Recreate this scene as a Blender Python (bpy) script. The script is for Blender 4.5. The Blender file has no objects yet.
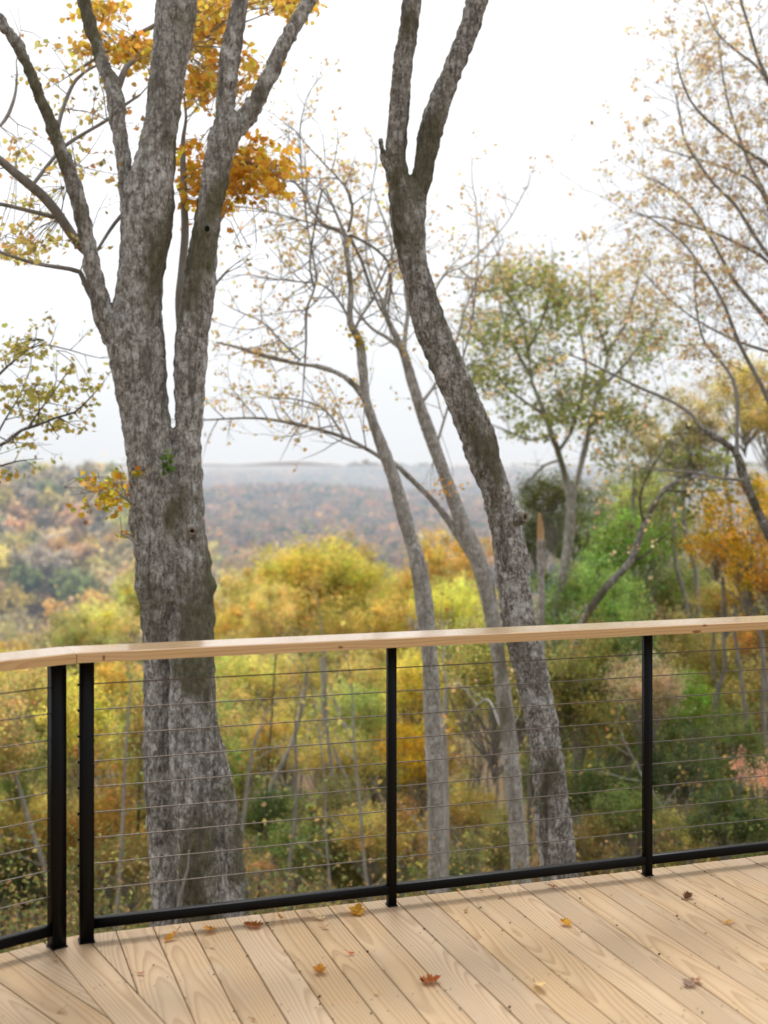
import bpy, math, random
import numpy as np
from mathutils import Vector, noise

random.seed(7)
rng = np.random.default_rng(7)
C = bpy.context.scene.collection
F = 1263.0          # focal length in picture widths used to read the photograph
EYE = 1.76          # eye height above the deck
HOR = 468.0


def pt(px, py, Z):
    return np.array([(px - 384.0) * Z / F, Z, EYE - (py - HOR) * Z / F])


def S(r, g, b, k=1.0):
    f = lambda c: (c / 255 / 12.92) if c / 255 <= 0.04045 else ((c / 255 + 0.055) / 1.055) ** 2.4
    return (f(r) * k, f(g) * k, f(b) * k)


# ------------------------------------------------------------------ mesh helpers
def build(name, chunks, mat, parent=None, smooth=False, loc=None):
    """chunks: (V (n,3), F (m,k), C (m,3) or None) -> ONE mesh object"""
    Vs, loops, starts, cols = [], [], [], []
    vo = lo = 0
    anycol = any(c[2] is not None for c in chunks)
    for V, Fa, Co in chunks:
        V = np.asarray(V, float)
        Fa = np.asarray(Fa, np.int64)
        Vs.append(V)
        m, k = Fa.shape
        loops.append((Fa + vo).ravel())
        starts.append(lo + np.arange(m) * k)
        lo += m * k
        vo += len(V)
        if anycol:
            cols.append(np.ones((m, 3)) if Co is None else np.asarray(Co, float))
    V = np.concatenate(Vs); L = np.concatenate(loops); St = np.concatenate(starts)
    me = bpy.data.meshes.new(name)
    me.vertices.add(len(V)); me.vertices.foreach_set('co', V.astype(np.float32).ravel())
    me.loops.add(len(L)); me.loops.foreach_set('vertex_index', L.astype(np.int32))
    me.polygons.add(len(St)); me.polygons.foreach_set('loop_start', St.astype(np.int32))
    me.update(calc_edges=True)
    if smooth:
        me.polygons.foreach_set('use_smooth', np.ones(len(St), bool))
    if anycol:
        a = me.attributes.new('tint', 'FLOAT_COLOR', 'FACE')
        c = np.concatenate(cols)
        c = np.concatenate([c, np.ones((len(c), 1))], 1).astype(np.float32)
        a.data.foreach_set('color', c.ravel())
    me.validate()
    o = bpy.data.objects.new(name, me)
    C.objects.link(o)
    if mat: me.materials.append(mat)
    if parent: o.parent = parent
    if loc is not None: o.location = loc
    return o


def thing(name, label, cat, loc=(0, 0, 0), group=None):
    o = bpy.data.objects.new(name, None); C.objects.link(o)
    o.location = tuple(loc); o.empty_display_size = .2
    o['label'] = label; o['category'] = cat
    if group: o['group'] = group
    return o


def tag(o, label, cat, group=None):
    o['label'] = label; o['category'] = cat
    if group: o['group'] = group
    return o


def dupe(o, parent):
    c = o.copy(); C.objects.link(c); c.parent = parent
    return c


def resample(P, step):
    """Catmull-Rom through rows of P (x,y,z,r)."""
    P = np.asarray(P, float)
    if len(P) < 3:
        n = max(2, int(np.linalg.norm(P[-1, :3] - P[0, :3]) / step) + 1)
        t = np.linspace(0, 1, n)[:, None]
        return P[0] * (1 - t) + P[-1] * t
    Q = np.vstack([2 * P[0] - P[1], P, 2 * P[-1] - P[-2]])
    out = []
    for i in range(1, len(Q) - 2):
        a, b, c, d = Q[i - 1], Q[i], Q[i + 1], Q[i + 2]
        n = max(1, int(np.linalg.norm(c[:3] - b[:3]) / step))
        for j in range(n):
            t = j / n
            out.append(.5 * ((2 * b) + (c - a) * t + (2 * a - 5 * b + 4 * c - d) * t * t + (3 * b - a - 3 * c + d) * t ** 3))
    out.append(P[-1])
    out = np.array(out)
    out[:, 3] = np.maximum(out[:, 3], P[:, 3].min() * .8)
    return out


def tube(P, k=8, cap=True, col=None):
    P = np.asarray(P, float); n = len(P)
    T = np.gradient(P[:, :3], axis=0); T /= np.linalg.norm(T, axis=1)[:, None] + 1e-9
    ref = np.array([0., 1., .13]) if abs(T[0][1]) < .9 else np.array([1., 0, .1])
    u = np.cross(T[0], ref); u /= np.linalg.norm(u)
    V = np.empty((n, k, 3)); a = np.arange(k) * 2 * math.pi / k
    ca, sa = np.cos(a)[:, None], np.sin(a)[:, None]
    for i in range(n):
        u = u - T[i] * np.dot(u, T[i]); u /= np.linalg.norm(u) + 1e-9
        w = np.cross(T[i], u)
        V[i] = P[i, :3] + P[i, 3] * (ca * u + sa * w)
    idx = np.arange(n * k).reshape(n, k); nx = np.roll(idx, -1, 1)
    Fq = np.stack([idx[:-1], nx[:-1], nx[1:], idx[1:]], -1).reshape(-1, 4)
    V = V.reshape(-1, 3)
    out = [(V, Fq, None if col is None else np.tile(col, (len(Fq), 1)))]
    if cap:
        out.append((V[:k], np.arange(k)[None, ::-1], None if col is None else np.array([col])))
        out.append((V[-k:], np.arange(k)[None], None if col is None else np.array([col])))
    return out


def tube_closed(P, k=16):
    """watertight tube for the remesh"""
    (V, Fq, _), = tube(P, k, False)
    n = len(V)
    V = np.vstack([V, P[0, :3], P[-1, :3]])
    i = np.arange(k); j = (i + 1) % k
    t0 = np.stack([j, i, np.full(k, n)], 1)
    t1 = np.stack([n - k + i, n - k + j, np.full(k, n + 1)], 1)
    return V, Fq, np.vstack([t0, t1])


def rotmats(n, up=0.35):
    nz = rng.normal(size=(n, 3)); nz[:, 2] = np.abs(nz[:, 2]) + up
    nz /= np.linalg.norm(nz, axis=1)[:, None]
    t = rng.normal(size=(n, 3)); t -= nz * (t * nz).sum(1)[:, None]
    t /= np.linalg.norm(t, axis=1)[:, None]
    return t, np.cross(nz, t), nz


KITE = np.array([[0, 0, 0], [.45, .36, .10], [1, 0, -.06], [.45, -.36, .10]])
_m = [(0, 0), (.05, .22), (-.02, .48), (.28, .36), (.42, .62), (.60, .34), (.72, .36), (1.0, 0)]
MAPLE = np.array([(x, y, .18 * abs(y) - .06 * x * x) for x, y in _m] + [(x, -y, .18 * abs(y) - .06 * x * x) for x, y in _m[-2:0:-1]])


def leaves(P, size, col, shape=KITE, up=.35, hang=0.0):
    """one small sheet per leaf; P (n,3), size (n,), col (n,3)"""
    P = np.asarray(P, float); n = len(P)
    t, b, nz = rotmats(n, up)
    if hang:
        t[:, 2] -= hang; t /= np.linalg.norm(t, axis=1)[:, None]
        b = np.cross(nz, t); b /= np.linalg.norm(b, axis=1)[:, None] + 1e-6; nz = np.cross(t, b)
    s = np.asarray(size)[:, None, None]
    K = len(shape)
    V = P[:, None] + s * (shape[None, :, 0:1] * t[:, None] + shape[None, :, 1:2] * b[:, None] + shape[None, :, 2:3] * nz[:, None])
    return (V.reshape(-1, 3), np.arange(n * K).reshape(n, K), col)


def tints(n, base, var=.25, hue=.12):
    v = np.exp(rng.normal(0, var, (n, 1)))
    h = np.exp(rng.normal(0, hue, (n, 3)))
    return np.clip(np.asarray(base)[None] * v * h, 0, .85)


# ------------------------------------------------------------------ node helpers
def newmat(name):
    m = bpy.data.materials.new(name); m.use_nodes = True
    nt = m.node_tree; nt.nodes.clear()
    out = nt.nodes.new('ShaderNodeOutputMaterial')
    return m, nt, out


def nd(nt, typ, **kw):
    n = nt.nodes.new(typ)
    for k, v in kw.items():
        if k == 'ins':
            for a, b in v.items():
                if hasattr(b, 'is_linked') or isinstance(b, bpy.types.NodeSocket): nt.links.new(b, n.inputs[a])
                else: n.inputs[a].default_value = b
        else: setattr(n, k, v)
    return n


def mth(nt, op, a, b=None, c=None):
    n = nt.nodes.new('ShaderNodeMath'); n.operation = op
    for i, x in enumerate((a, b, c)):
        if x is None: continue
        if isinstance(x, bpy.types.NodeSocket): nt.links.new(x, n.inputs[i])
        else: n.inputs[i].default_value = x
    return n.outputs[0]


def ramp(nt, fac, stops, interp='LINEAR'):
    n = nt.nodes.new('ShaderNodeValToRGB'); n.color_ramp.interpolation = interp
    e = n.color_ramp.elements
    while len(e) < len(stops): e.new(.5)
    for i, (p, c) in enumerate(stops):
        e[i].position = p
        e[i].color = (c, c, c, 1) if isinstance(c, (int, float)) else (*c, 1)
    nt.links.new(fac, n.inputs[0])
    return n.outputs[0]


def mix(nt, fac, a, b, mode='MIX'):
    n = nt.nodes.new('ShaderNodeMix'); n.data_type = 'RGBA'; n.blend_type = mode
    for s, x in ((n.inputs[0], fac), (n.inputs[6], a), (n.inputs[7], b)):
        if isinstance(x, bpy.types.NodeSocket): nt.links.new(x, s)
        elif isinstance(x, (int, float)): s.default_value = x
        else: s.default_value = (*x, 1)
    return n.outputs[2]


def noise_tex(nt, vec, scale, detail=4, rough=.55, dist=0.0):
    n = nd(nt, 'ShaderNodeTexNoise', ins={'Scale': scale, 'Detail': detail, 'Roughness': rough, 'Distortion': dist})
    if vec is not None: nt.links.new(vec, n.inputs['Vector'])
    return n.outputs['Fac']


def mapping(nt, vec, scale=(1, 1, 1)):
    n = nt.nodes.new('ShaderNodeMapping'); n.inputs['Scale'].default_value = scale
    nt.links.new(vec, n.inputs['Vector'])
    return n.outputs[0]


def leaf_material():
    m, nt, out = newmat('leaf')
    a = nd(nt, 'ShaderNodeAttribute', attribute_name='tint')
    oi = nd(nt, 'ShaderNodeObjectInfo')
    col = mix(nt, 1.0, a.outputs['Color'], oi.outputs['Color'], 'MULTIPLY')
    d = nd(nt, 'ShaderNodeBsdfDiffuse', ins={'Color': col})
    t = nd(nt, 'ShaderNodeBsdfTranslucent', ins={'Color': mix(nt, 1.0, col, (1.12, 1.08, .85), 'MULTIPLY')})
    s = nd(nt, 'ShaderNodeMixShader', ins={0: .5, 1: d.outputs[0], 2: t.outputs[0]})
    nt.links.new(s.outputs[0], out.inputs[0])
    return m


def bark_material(name, base, light, dark, moss, lichen=.5, mossy=.5, scale=1.0, rough_bump=.6):
    m, nt, out = newmat(name)
    tc = nd(nt, 'ShaderNodeTexCoord')
    g = nd(nt, 'ShaderNodeNewGeometry')
    vec = g.outputs['Position']
    stretched = mapping(nt, vec, (1, 1, .42))
    n1 = noise_tex(nt, vec, 2.2 * scale, 5, .6)
    n2 = noise_tex(nt, stretched, 46 * scale, 6, .68, .3)
    n3 = noise_tex(nt, vec, 13 * scale, 5, .65, .3)
    n4 = noise_tex(nt, mapping(nt, vec, (1, 1, .45)), 1.5 * scale, 3, .6, .2)
    n5 = noise_tex(nt, mapping(nt, vec, (1, 1, .7)), 62 * scale, 4, .65)
    vo = nd(nt, 'ShaderNodeTexVoronoi', feature='DISTANCE_TO_EDGE', ins={'Scale': 24 * scale})
    dv = nd(nt, 'ShaderNodeVectorMath', operation='ADD')
    nt.links.new(mapping(nt, vec, (1, 1, .34)), dv.inputs[0])
    nv = nd(nt, 'ShaderNodeTexNoise', ins={'Scale': 14 * scale, 'Detail': 3})
    nt.links.new(vec, nv.inputs['Vector'])
    sc = nd(nt, 'ShaderNodeVectorMath', operation='SCALE', ins={0: nv.outputs['Color'], 'Scale': .05})
    nt.links.new(sc.outputs[0], dv.inputs[1]); nt.links.new(dv.outputs[0], vo.inputs['Vector'])
    crack = ramp(nt, vo.outputs['Distance'], [(0, 0), (.10, 1)])
    c = mix(nt, ramp(nt, n2, [(.38, 0), (.60, 1)]), dark, base)
    c = mix(nt, ramp(nt, n3, [(.60 - .14 * lichen, 0), (.66 - .05 * lichen, lichen)]), c, light)
    c = mix(nt, mth(nt, 'MULTIPLY', ramp(nt, n5, [(.52, 0), (.60, 1)]), .55), c, light)
    c = mix(nt, ramp(nt, n4, [(.62 - .14 * mossy, 0), (.68 - .12 * mossy, .85)]), c, moss)
    c = mix(nt, mth(nt, 'MULTIPLY_ADD', crack, .42, .58), tuple(x * .55 for x in dark), c)
    streak = noise_tex(nt, mapping(nt, vec, (1, 1, .11)), 17 * scale, 4, .6, .5)
    c = mix(nt, ramp(nt, streak, [(.38, .6), (.46, 0)]), c, tuple(x * .8 for x in dark))
    c = mix(nt, ramp(nt, n1, [(.3, .35), (.7, 0)]), c, dark)
    h = mth(nt, 'ADD', mth(nt, 'MULTIPLY', n2, 1.0), mth(nt, 'MULTIPLY', crack, .25))
    bp = nd(nt, 'ShaderNodeBump', ins={'Strength': rough_bump, 'Distance': .02 / scale, 'Height': h})
    b = nd(nt, 'ShaderNodeBsdfPrincipled', ins={'Base Color': c, 'Roughness': .92, 'Specular IOR Level': .15, 'Normal': bp.outputs[0]})
    nt.links.new(b.outputs[0], out.inputs[0])
    return m


def simple_bark(name, a, b):
    m, nt, out = newmat(name)
    g = nd(nt, 'ShaderNodeNewGeometry')
    c = mix(nt, ramp(nt, noise_tex(nt, mapping(nt, g.outputs['Position'], (1, 1, .3)), 14, 4), [(.35, 0), (.65, 1)]), a, b)
    d = nd(nt, 'ShaderNodeBsdfDiffuse', ins={'Color': c})
    nt.links.new(d.outputs[0], out.inputs[0])
    return m


def wood_material(name, early, late, grey, ring=.0055, late_amt=.55, weather=.3, scuff=.4, rough=.62, spec=.35, coat=0.0):
    """plain sawn boards: growth rings cut lengthwise, one log per board (board_rnd)"""
    m, nt, out = newmat(name)
    uv = nd(nt, 'ShaderNodeUVMap', uv_map='board')
    rnd = nd(nt, 'ShaderNodeAttribute', attribute_name='board_rnd')
    sx = nd(nt, 'ShaderNodeSeparateXYZ', ins={0: uv.outputs[0]})
    sr = nd(nt, 'ShaderNodeSeparateColor', ins={0: rnd.outputs['Color']})
    u, v = sx.outputs[0], sx.outputs[1]
    r1, r2, r3 = sr.outputs[0], sr.outputs[1], sr.outputs[2]
    uo = mth(nt, 'MULTIPLY_ADD', r1, 57.0, u)
    cv = nd(nt, 'ShaderNodeCombineXYZ', ins={0: uo, 1: v, 2: mth(nt, 'MULTIPLY', r2, 31.0)})
    wob = noise_tex(nt, mapping(nt, cv.outputs[0], (.62, 2.2, 1)), 1.0, 2, .45)
    wob2 = noise_tex(nt, mapping(nt, cv.outputs[0], (3, 12, 1)), 1.0, 2, .5)
    v0 = mth(nt, 'MULTIPLY_ADD', mth(nt, 'SUBTRACT', r3, .5), .13, v)
    d0 = mth(nt, 'MULTIPLY_ADD', mth(nt, 'SUBTRACT', wob, .5), .19, mth(nt, 'MULTIPLY_ADD', r2, .07, .035))
    d0 = mth(nt, 'MULTIPLY_ADD', mth(nt, 'SUBTRACT', wob2, .5), .012, d0)
    rr = mth(nt, 'SQRT', mth(nt, 'ADD', mth(nt, 'MULTIPLY', v0, v0), mth(nt, 'MULTIPLY', d0, d0)))
    saw = mth(nt, 'FRACT', mth(nt, 'DIVIDE', rr, ring))
    ringf = ramp(nt, saw, [(0, .05), (.45, .25), (.80, 1), (.90, .9), (1.0, .05)])
    fib = noise_tex(nt, mapping(nt, cv.outputs[0], (4, 420, 1)), 1.0, 3, .6)
    blot = noise_tex(nt, mapping(nt, cv.outputs[0], (2.2, 9, 1)), 1.0, 4, .6)
    c = mix(nt, mth(nt, 'MULTIPLY', ringf, late_amt), early, late)
    c = mix(nt, mth(nt, 'MULTIPLY', ramp(nt, blot, [(.45, 0), (.72, 1)]), weather), c, grey)
    c = mix(nt, ramp(nt, fib, [(.35, .22), (.6, 0)]), c, tuple(x * .7 for x in late))
    hv = nd(nt, 'ShaderNodeHueSaturation', ins={'Color': c, 'Value': mth(nt, 'MULTIPLY_ADD', r1, .20, .88), 'Saturation': mth(nt, 'MULTIPLY_ADD', r3, .16, .90)})
    g = nd(nt, 'ShaderNodeNewGeometry')
    stain = noise_tex(nt, g.outputs['Position'], 2.3, 5, .62, .3)
    c = mix(nt, ramp(nt, stain, [(.50, 0), (.78, scuff)]), hv.outputs[0], grey)
    dirt = noise_tex(nt, g.outputs['Position'], 60, 2, .5)
    c = mix(nt, ramp(nt, dirt, [(.73, 0), (.79, .35 * scuff)]), c, tuple(x * .35 for x in late))
    bp = nd(nt, 'ShaderNodeBump', ins={'Strength': .25, 'Distance': .0015, 'Height': mth(nt, 'ADD', fib, mth(nt, 'MULTIPLY', ringf, .5))})
    b = nd(nt, 'ShaderNodeBsdfPrincipled', ins={'Base Color': c, 'Roughness': rough, 'Specular IOR Level': spec, 'Normal': bp.outputs[0], 'Coat Weight': coat, 'Coat Roughness': .12})
    nt.links.new(b.outputs[0], out.inputs[0])
    return m


def flat(name, col, rough=.5, metal=0.0, spec=.5, var=.0, scale=30):
    m, nt, out = newmat(name)
    g = nd(nt, 'ShaderNodeNewGeometry')
    n = noise_tex(nt, g.outputs['Position'], scale, 4)
    c = mix(nt, n, tuple(x * (1 - var) for x in col), tuple(min(1, x * (1 + var)) for x in col))
    r = mth(nt, 'MULTIPLY_ADD', n, .2, rough - .1)
    b = nd(nt, 'ShaderNodeBsdfPrincipled', ins={'Base Color': c, 'Roughness': r, 'Metallic': metal, 'Specular IOR Level': spec})
    nt.links.new(b.outputs[0], out.inputs[0])
    return m


LEAF = leaf_material()
BARK_OAK = bark_material('grey_bark', (.475, .45, .415), (.84, .82, .785), (.135, .117, .10), (.115, .108, .042), .74, .66)
BARK_DARK = bark_material('brown_grey_bark', (.40, .37, .335), (.82, .80, .76), (.105, .09, .076), (.11, .10, .048), .64, .6)
BARK_PALE = bark_material('pale_bark', (.53, .51, .475), (.76, .74, .71), (.25, .225, .195), (.16, .14, .07), .75, .3)
TWIG = simple_bark('twig', (.22, .20, .18), (.36, .34, .315))
TWIG_PALE = simple_bark('pale_twig', (.30, .28, .255), (.46, .44, .41))
TWIG_DARK = simple_bark('dark_twig', (.085, .072, .06), (.15, .13, .11))
DECK = wood_material('deck_wood', (.52, .365, .21), (.33, .20, .095), (.40, .315, .22), .0105, .72, .38, .40)
CEDAR = wood_material('cedar_wood', (.61, .395, .185), (.37, .19, .07), (.57, .40, .24), .008, .5, .12, .12, .26, 1.0, .9)
BLACK = flat('black_metal', (.002, .0023, .0026), .42, 0, .16, .25)
STEEL = flat('steel_cable', (.15, .13, .112), .40, .75, .5, .2, 200)
SCREW = flat('screw_head', (.10, .085, .07), .5, .6, .4, .3)


# ------------------------------------------------------------------ terrain
_py = np.array([-60, 3, 7, 10, 15, 30, 60, 120, 220, 350, 600, 1000, 1500, 2200, 3000, 4200, 5200, 6500, 9000.])
_pz = np.array([-1.0, -1.35, -1.55, -2.4, -4.3, -9.2, -17, -32, -55, -66, -62, -62, -52, -48, -34, -18, 3, -10, -20.])


def sst(a, b, x):
    t = np.clip((x - a) / (b - a), 0, 1); return t * t * (3 - 2 * t)


def terrain(x, y):
    x = np.asarray(x, float); y = np.asarray(y, float)
    z = np.interp(y, _py, _pz)
    ax = x / np.maximum(y, 1)
    hill = 46 * np.exp(-((y - 690) / 250.0) ** 2) * sst(-.115, -.22, ax) * sst(250, 420, y)
    z = z + hill
    far = sst(900, 1600, y)
    z = z + far * (13 * np.sin(x / 420 + y / 600 + .7) + 9 * np.sin(x / 210 - y / 333) + 5 * np.sin(x / 93 + y / 170))
    mid = sst(20, 60, y) * (1 - far)
    z = z + mid * (1.2 * np.sin(x / 17 + y / 29) + 1.5 * np.sin(x / 31 - y / 23))
    return z


def make_terrain():
    ys = np.concatenate([np.linspace(-40, 3, 8), 3.5 * (9000 / 3.5) ** (np.linspace(0, 1, 230))])
    ts = np.linspace(-1.5, 1.5, 170)
    Y, T = np.meshgrid(ys, ts, indexing='ij')
    X = T * (np.abs(Y) * .9 + 40)
    Zt = terrain(X, Y)
    jit = np.array([[noise.noise(Vector((x * .7, y * .7, 0))) for x, y in zip(rx, ry)] for rx, ry in zip(X, Y)])
    Zt = Zt + .22 * jit * sst(6, 20, Y)
    V = np.stack([X, Y, Zt], -1).reshape(-1, 3)
    n, k = Y.shape
    i = np.arange(n * k).reshape(n, k)
    Fq = np.stack([i[:-1, :-1], i[:-1, 1:], i[1:, 1:], i[1:, :-1]], -1).reshape(-1, 4)
    m, nt, out = newmat('forest_floor')
    g = nd(nt, 'ShaderNodeNewGeometry')
    p = g.outputs['Position']
    n1 = noise_tex(nt, p, 9, 6, .7); n2 = noise_tex(nt, p, .35, 5, .6); n3 = noise_tex(nt, p, .045, 6, .65)
    c = mix(nt, ramp(nt, n1, [(.35, 0), (.65, 1)]), (.055, .036, .02), (.20, .12, .055))
    c = mix(nt, ramp(nt, n2, [(.45, 0), (.62, .75)]), c, (.06, .075, .028))
    far = ramp(nt, n3, [(.30, (.07, .08, .04)), (.45, (.17, .13, .07)), (.55, (.22, .13, .08)), (.68, (.14, .13, .11))])
    sy = nd(nt, 'ShaderNodeSeparateXYZ', ins={0: p})
    c = mix(nt, ramp(nt, mth(nt, 'DIVIDE', sy.outputs[1], 400.0), [(.2, 0), (.8, 1)]), c, far)
    b = nd(nt, 'ShaderNodeBsdfDiffuse', ins={'Color': c})
    nt.links.new(b.outputs[0], out.inputs[0])
    o = build('ground', [(V, Fq, None)], m, None, True)
    o['kind'] = 'structure'


make_terrain()

# ------------------------------------------------------------------ deck and railing
A1 = math.radians(18.8); A2 = math.radians(18.8 + 22.5)
U1 = np.array([math.cos(A1), math.sin(A1)]); N1 = np.array([math.sin(A1), -math.cos(A1)])
U2 = np.array([math.cos(A2), math.sin(A2)]); N2 = np.array([math.sin(A2), -math.cos(A2)])
AB = (A1 + A2) / 2
UB = np.array([math.cos(AB), math.sin(AB)]); NB = np.array([math.sin(AB), -math.cos(AB)])
PM = np.array([.030, 5.082])                 # the post in the middle of the picture
CORN = PM - U1 * 1.262                        # where the two rail lines meet
PE = CORN + U1 * .062; PL = CORN - U2 * .050  # the two corner posts
EDGE = .075                                   # boards run this far past the rail line


def clip(poly, p, n):
    """keep the side of the line through p where (q-p).n >= 0"""
    out = []
    for i in range(len(poly)):
        a, b = poly[i], poly[(i + 1) % len(poly)]
        da, db = np.dot(a - p, n), np.dot(b - p, n)
        if da >= 0: out.append(a)
        if (da >= 0) != (db >= 0): out.append(a + (b - a) * da / (da - db))
    return out


def inset(poly, d):
    n = len(poly); out = []
    for i in range(n):
        a, b, c = poly[i - 1], poly[i], poly[(i + 1) % n]
        e1 = (b - a) / np.linalg.norm(b - a); e2 = (c - b) / np.linalg.norm(c - b)
        n1 = np.array([-e1[1], e1[0]]); n2 = np.array([-e2[1], e2[0]])
        k = 1 + np.dot(n1, n2)
        out.append(b + d * (n1 + n2) / max(k, .3))
    return out


def area(poly):
    return .5 * sum(poly[i][0] * poly[(i + 1) % len(poly)][1] - poly[(i + 1) % len(poly)][0] * poly[i][1] for i in range(len(poly)))


class Boards:
    """wooden boards with a chamfer; carries the lengthwise uv and one random colour per board"""
    def __init__(s): s.v = []; s.f = []; s.uv = []; s.r = []

    def add(s, poly, z0, z1, org, du, cham=.003):
        poly = [np.asarray(q, float) for q in poly]
        cl = []
        for q in poly:
            if not cl or np.linalg.norm(q - cl[-1]) > .004: cl.append(q)
        if len(cl) > 2 and np.linalg.norm(cl[0] - cl[-1]) < .004: cl.pop()
        poly = cl
        if len(poly) < 3: return
        if area(poly) < 0: poly = poly[::-1]
        if area(poly) < .002: return
        n = len(poly); top = inset(poly, cham)
        rnd = (random.random(), random.random(), random.random())
        dv = np.array([-du[1], du[0]])
        b0 = len(s.v)
        s.v += [(*q, z1) for q in top] + [(*q, z1 - cham) for q in poly] + [(*q, z0) for q in poly]
        fs = [tuple(range(n))]
        for i in range(n):
            j = (i + 1) % n
            fs.append((n + i, n + j, j, i)); fs.append((2 * n + i, 2 * n + j, n + j, n + i))
        fs.append(tuple(range(3 * n - 1, 2 * n - 1, -1)))
        for f in fs:
            s.f.append([b0 + i for i in f])
            for i in f:
                q = np.array(s.v[b0 + i][:2]) - org
                s.uv.append((float(np.dot(q, du)), float(np.dot(q, dv)) + (z1 - s.v[b0 + i][2]) * .8)); s.r.append(rnd)

    def obj(s, name, mat, parent=None):
        me = bpy.data.meshes.new(name); me.from_pydata(s.v, [], s.f)
        uv = me.uv_layers.new(name='board'); uv.data.foreach_set('uv', np.array(s.uv, np.float32).ravel())
        ca = me.color_attributes.new('board_rnd', 'FLOAT_COLOR', 'CORNER')
        ca.data.foreach_set('color', np.concatenate([np.array(s.r), np.ones((len(s.r), 1))], 1).astype(np.float32).ravel())
        me.materials.append(mat)
        o = bpy.data.objects.new(name, me); C.objects.link(o)
        if parent: o.parent = parent
        return o


def boxchunk(c, u, half, z0, z1, cham=.0):
    """box of half sizes (along u, across) between z0 and z1"""
    u = np.asarray(u); w = np.array([-u[1], u[0]])
    def ring(h0, h1, z): return [(*(np.asarray(c) + a * h0 * u + b * h1 * w), z) for a, b in ((-1, -1), (1, -1), (1, 1), (-1, 1))]
    if cham:
        rings = [ring(half[0] - cham, half[1] - cham, z0), ring(half[0], half[1], z0 + cham), ring(half[0], half[1], z1 - cham), ring(half[0] - cham, half[1] - cham, z1)]
    else:
        rings = [ring(half[0], half[1], z0), ring(half[0], half[1], z1)]
    V = np.array(sum(rings, [])); f = [[3, 2, 1, 0], [len(V) - 4 + i for i in range(4)]]
    for r in range(len(rings) - 1):
        for i in range(4):
            j = (i + 1) % 4
            f.append([4 * r + i, 4 * r + j, 4 * r + 4 + j, 4 * r + 4 + i])
    return (V, np.array(f), None)


deck = bpy.data.objects.new('deck', None); C.objects.link(deck)
deck['kind'] = 'structure'
DC = CORN - NB * (EDGE / math.cos(AB - A1))     # outer corner of the deck
bb = Boards()
W, GAP, TH = .1368, .0032, .034
hb = .070                                         # half width of the mitre board
PB = DC + UB * hb; PA = DC - UB * hb
scr = []
def screws(org, du, dv, half, length, first=.10):
    t = first
    while t < length:
        for s_ in (-1, 1):
            p = org + du * (t + random.uniform(-.006, .006)) + dv * (s_ * (half - .024) + random.uniform(-.004, .004))
            scr.append(p)
        t += .4064
k0 = .061
for k in range(-3, 44):                          # boards across the main bay
    s0 = -.30 + k0 + k * (W + GAP)
    p0 = CORN - N1 * EDGE + U1 * s0
    L = 6.6
    poly = [p0, p0 + N1 * L, p0 + N1 * L + U1 * W, p0 + U1 * W]
    # deck boards are cut along the right edge of the mitre board
    poly = clip(poly, PB + UB * GAP, UB)
    if len(poly) >= 3:
        bb.add(poly, -TH, random.uniform(-.0008, .0008), p0 + U1 * W / 2, N1)
        if k >= 2: screws(p0 + U1 * W / 2, N1, U1, W / 2, 2.4)
for k in range(-4, 30):                          # boards of the left bay
    s0 = .20 + .013 - k * (W + GAP)
    p0 = CORN - N2 * EDGE + U2 * s0
    L = 7.5
    poly = [p0, p0 - U2 * W, p0 - U2 * W + N2 * L, p0 + N2 * L]
    poly = clip(poly, PA - UB * GAP, -UB)
    if len(poly) >= 3:
        bb.add(poly, -TH, random.uniform(-.0008, .0008), p0 - U2 * W / 2, N2)
        if k >= 2: screws(p0 - U2 * W / 2, N2, U2, W / 2, 1.4)
end = DC + NB * .01
bb.add([end - UB * hb, end + NB * 7 - UB * hb, end + NB * 7 + UB * hb, end + UB * hb], -TH, 0.0004, end, NB)
screws(end, NB, UB, hb, 1.6)
bb.obj('deck_boards', DECK, deck)['kind'] = 'structure'
ch = []
for p in scr:
    a = np.arange(6) * math.pi / 3
    V = np.stack([p[0] + .0031 * np.cos(a), p[1] + .0031 * np.sin(a), np.full(6, .0022)], 1)
    ch.append((V, np.arange(6)[None], None))
build('screw_heads', ch, SCREW, deck)['kind'] = 'structure'
jm = simple_bark('treated_timber', (.12, .095, .06), (.22, .17, .11))
ch = []
for t in (.06, .46, .87, 1.27, 1.68, 2.5, 3.3, 4.1):
    ch.append(boxchunk(CORN - N1 * EDGE + N1 * t + U1 * (2.95 + t * .2), U1, (2.95, .019), -.27, -TH - .002))
    ch.append(boxchunk(CORN - N2 * EDGE + N2 * t - U2 * (1.95 + t * .2), U2, (1.95, .019), -.27, -TH - .002))
build('joist', ch, jm, deck)['kind'] = 'structure'
for q in (CORN + N1 * .5 + U1 * .3, CORN + N1 * .5 + U1 * 2.6, CORN + N1 * .5 + U1 * 5.0, CORN + N2 * .5 - U2 * 2.2):
    build('support_post', [boxchunk(q, U1, (.07, .07), -2.6, -.271)], jm, deck)['kind'] = 'structure'

rail = thing('cable_railing', 'black metal cable railing with pale cedar handrail around the wooden deck', 'railing', (PM[0], PM[1], 0))
RO = np.array([PM[0], PM[1], 0.])
def rb(name, chunks, mat, **kw):
    o = build(name, [(np.asarray(V) - RO, f, c) for V, f, c in chunks], mat, rail, **kw)
    return o

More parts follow.
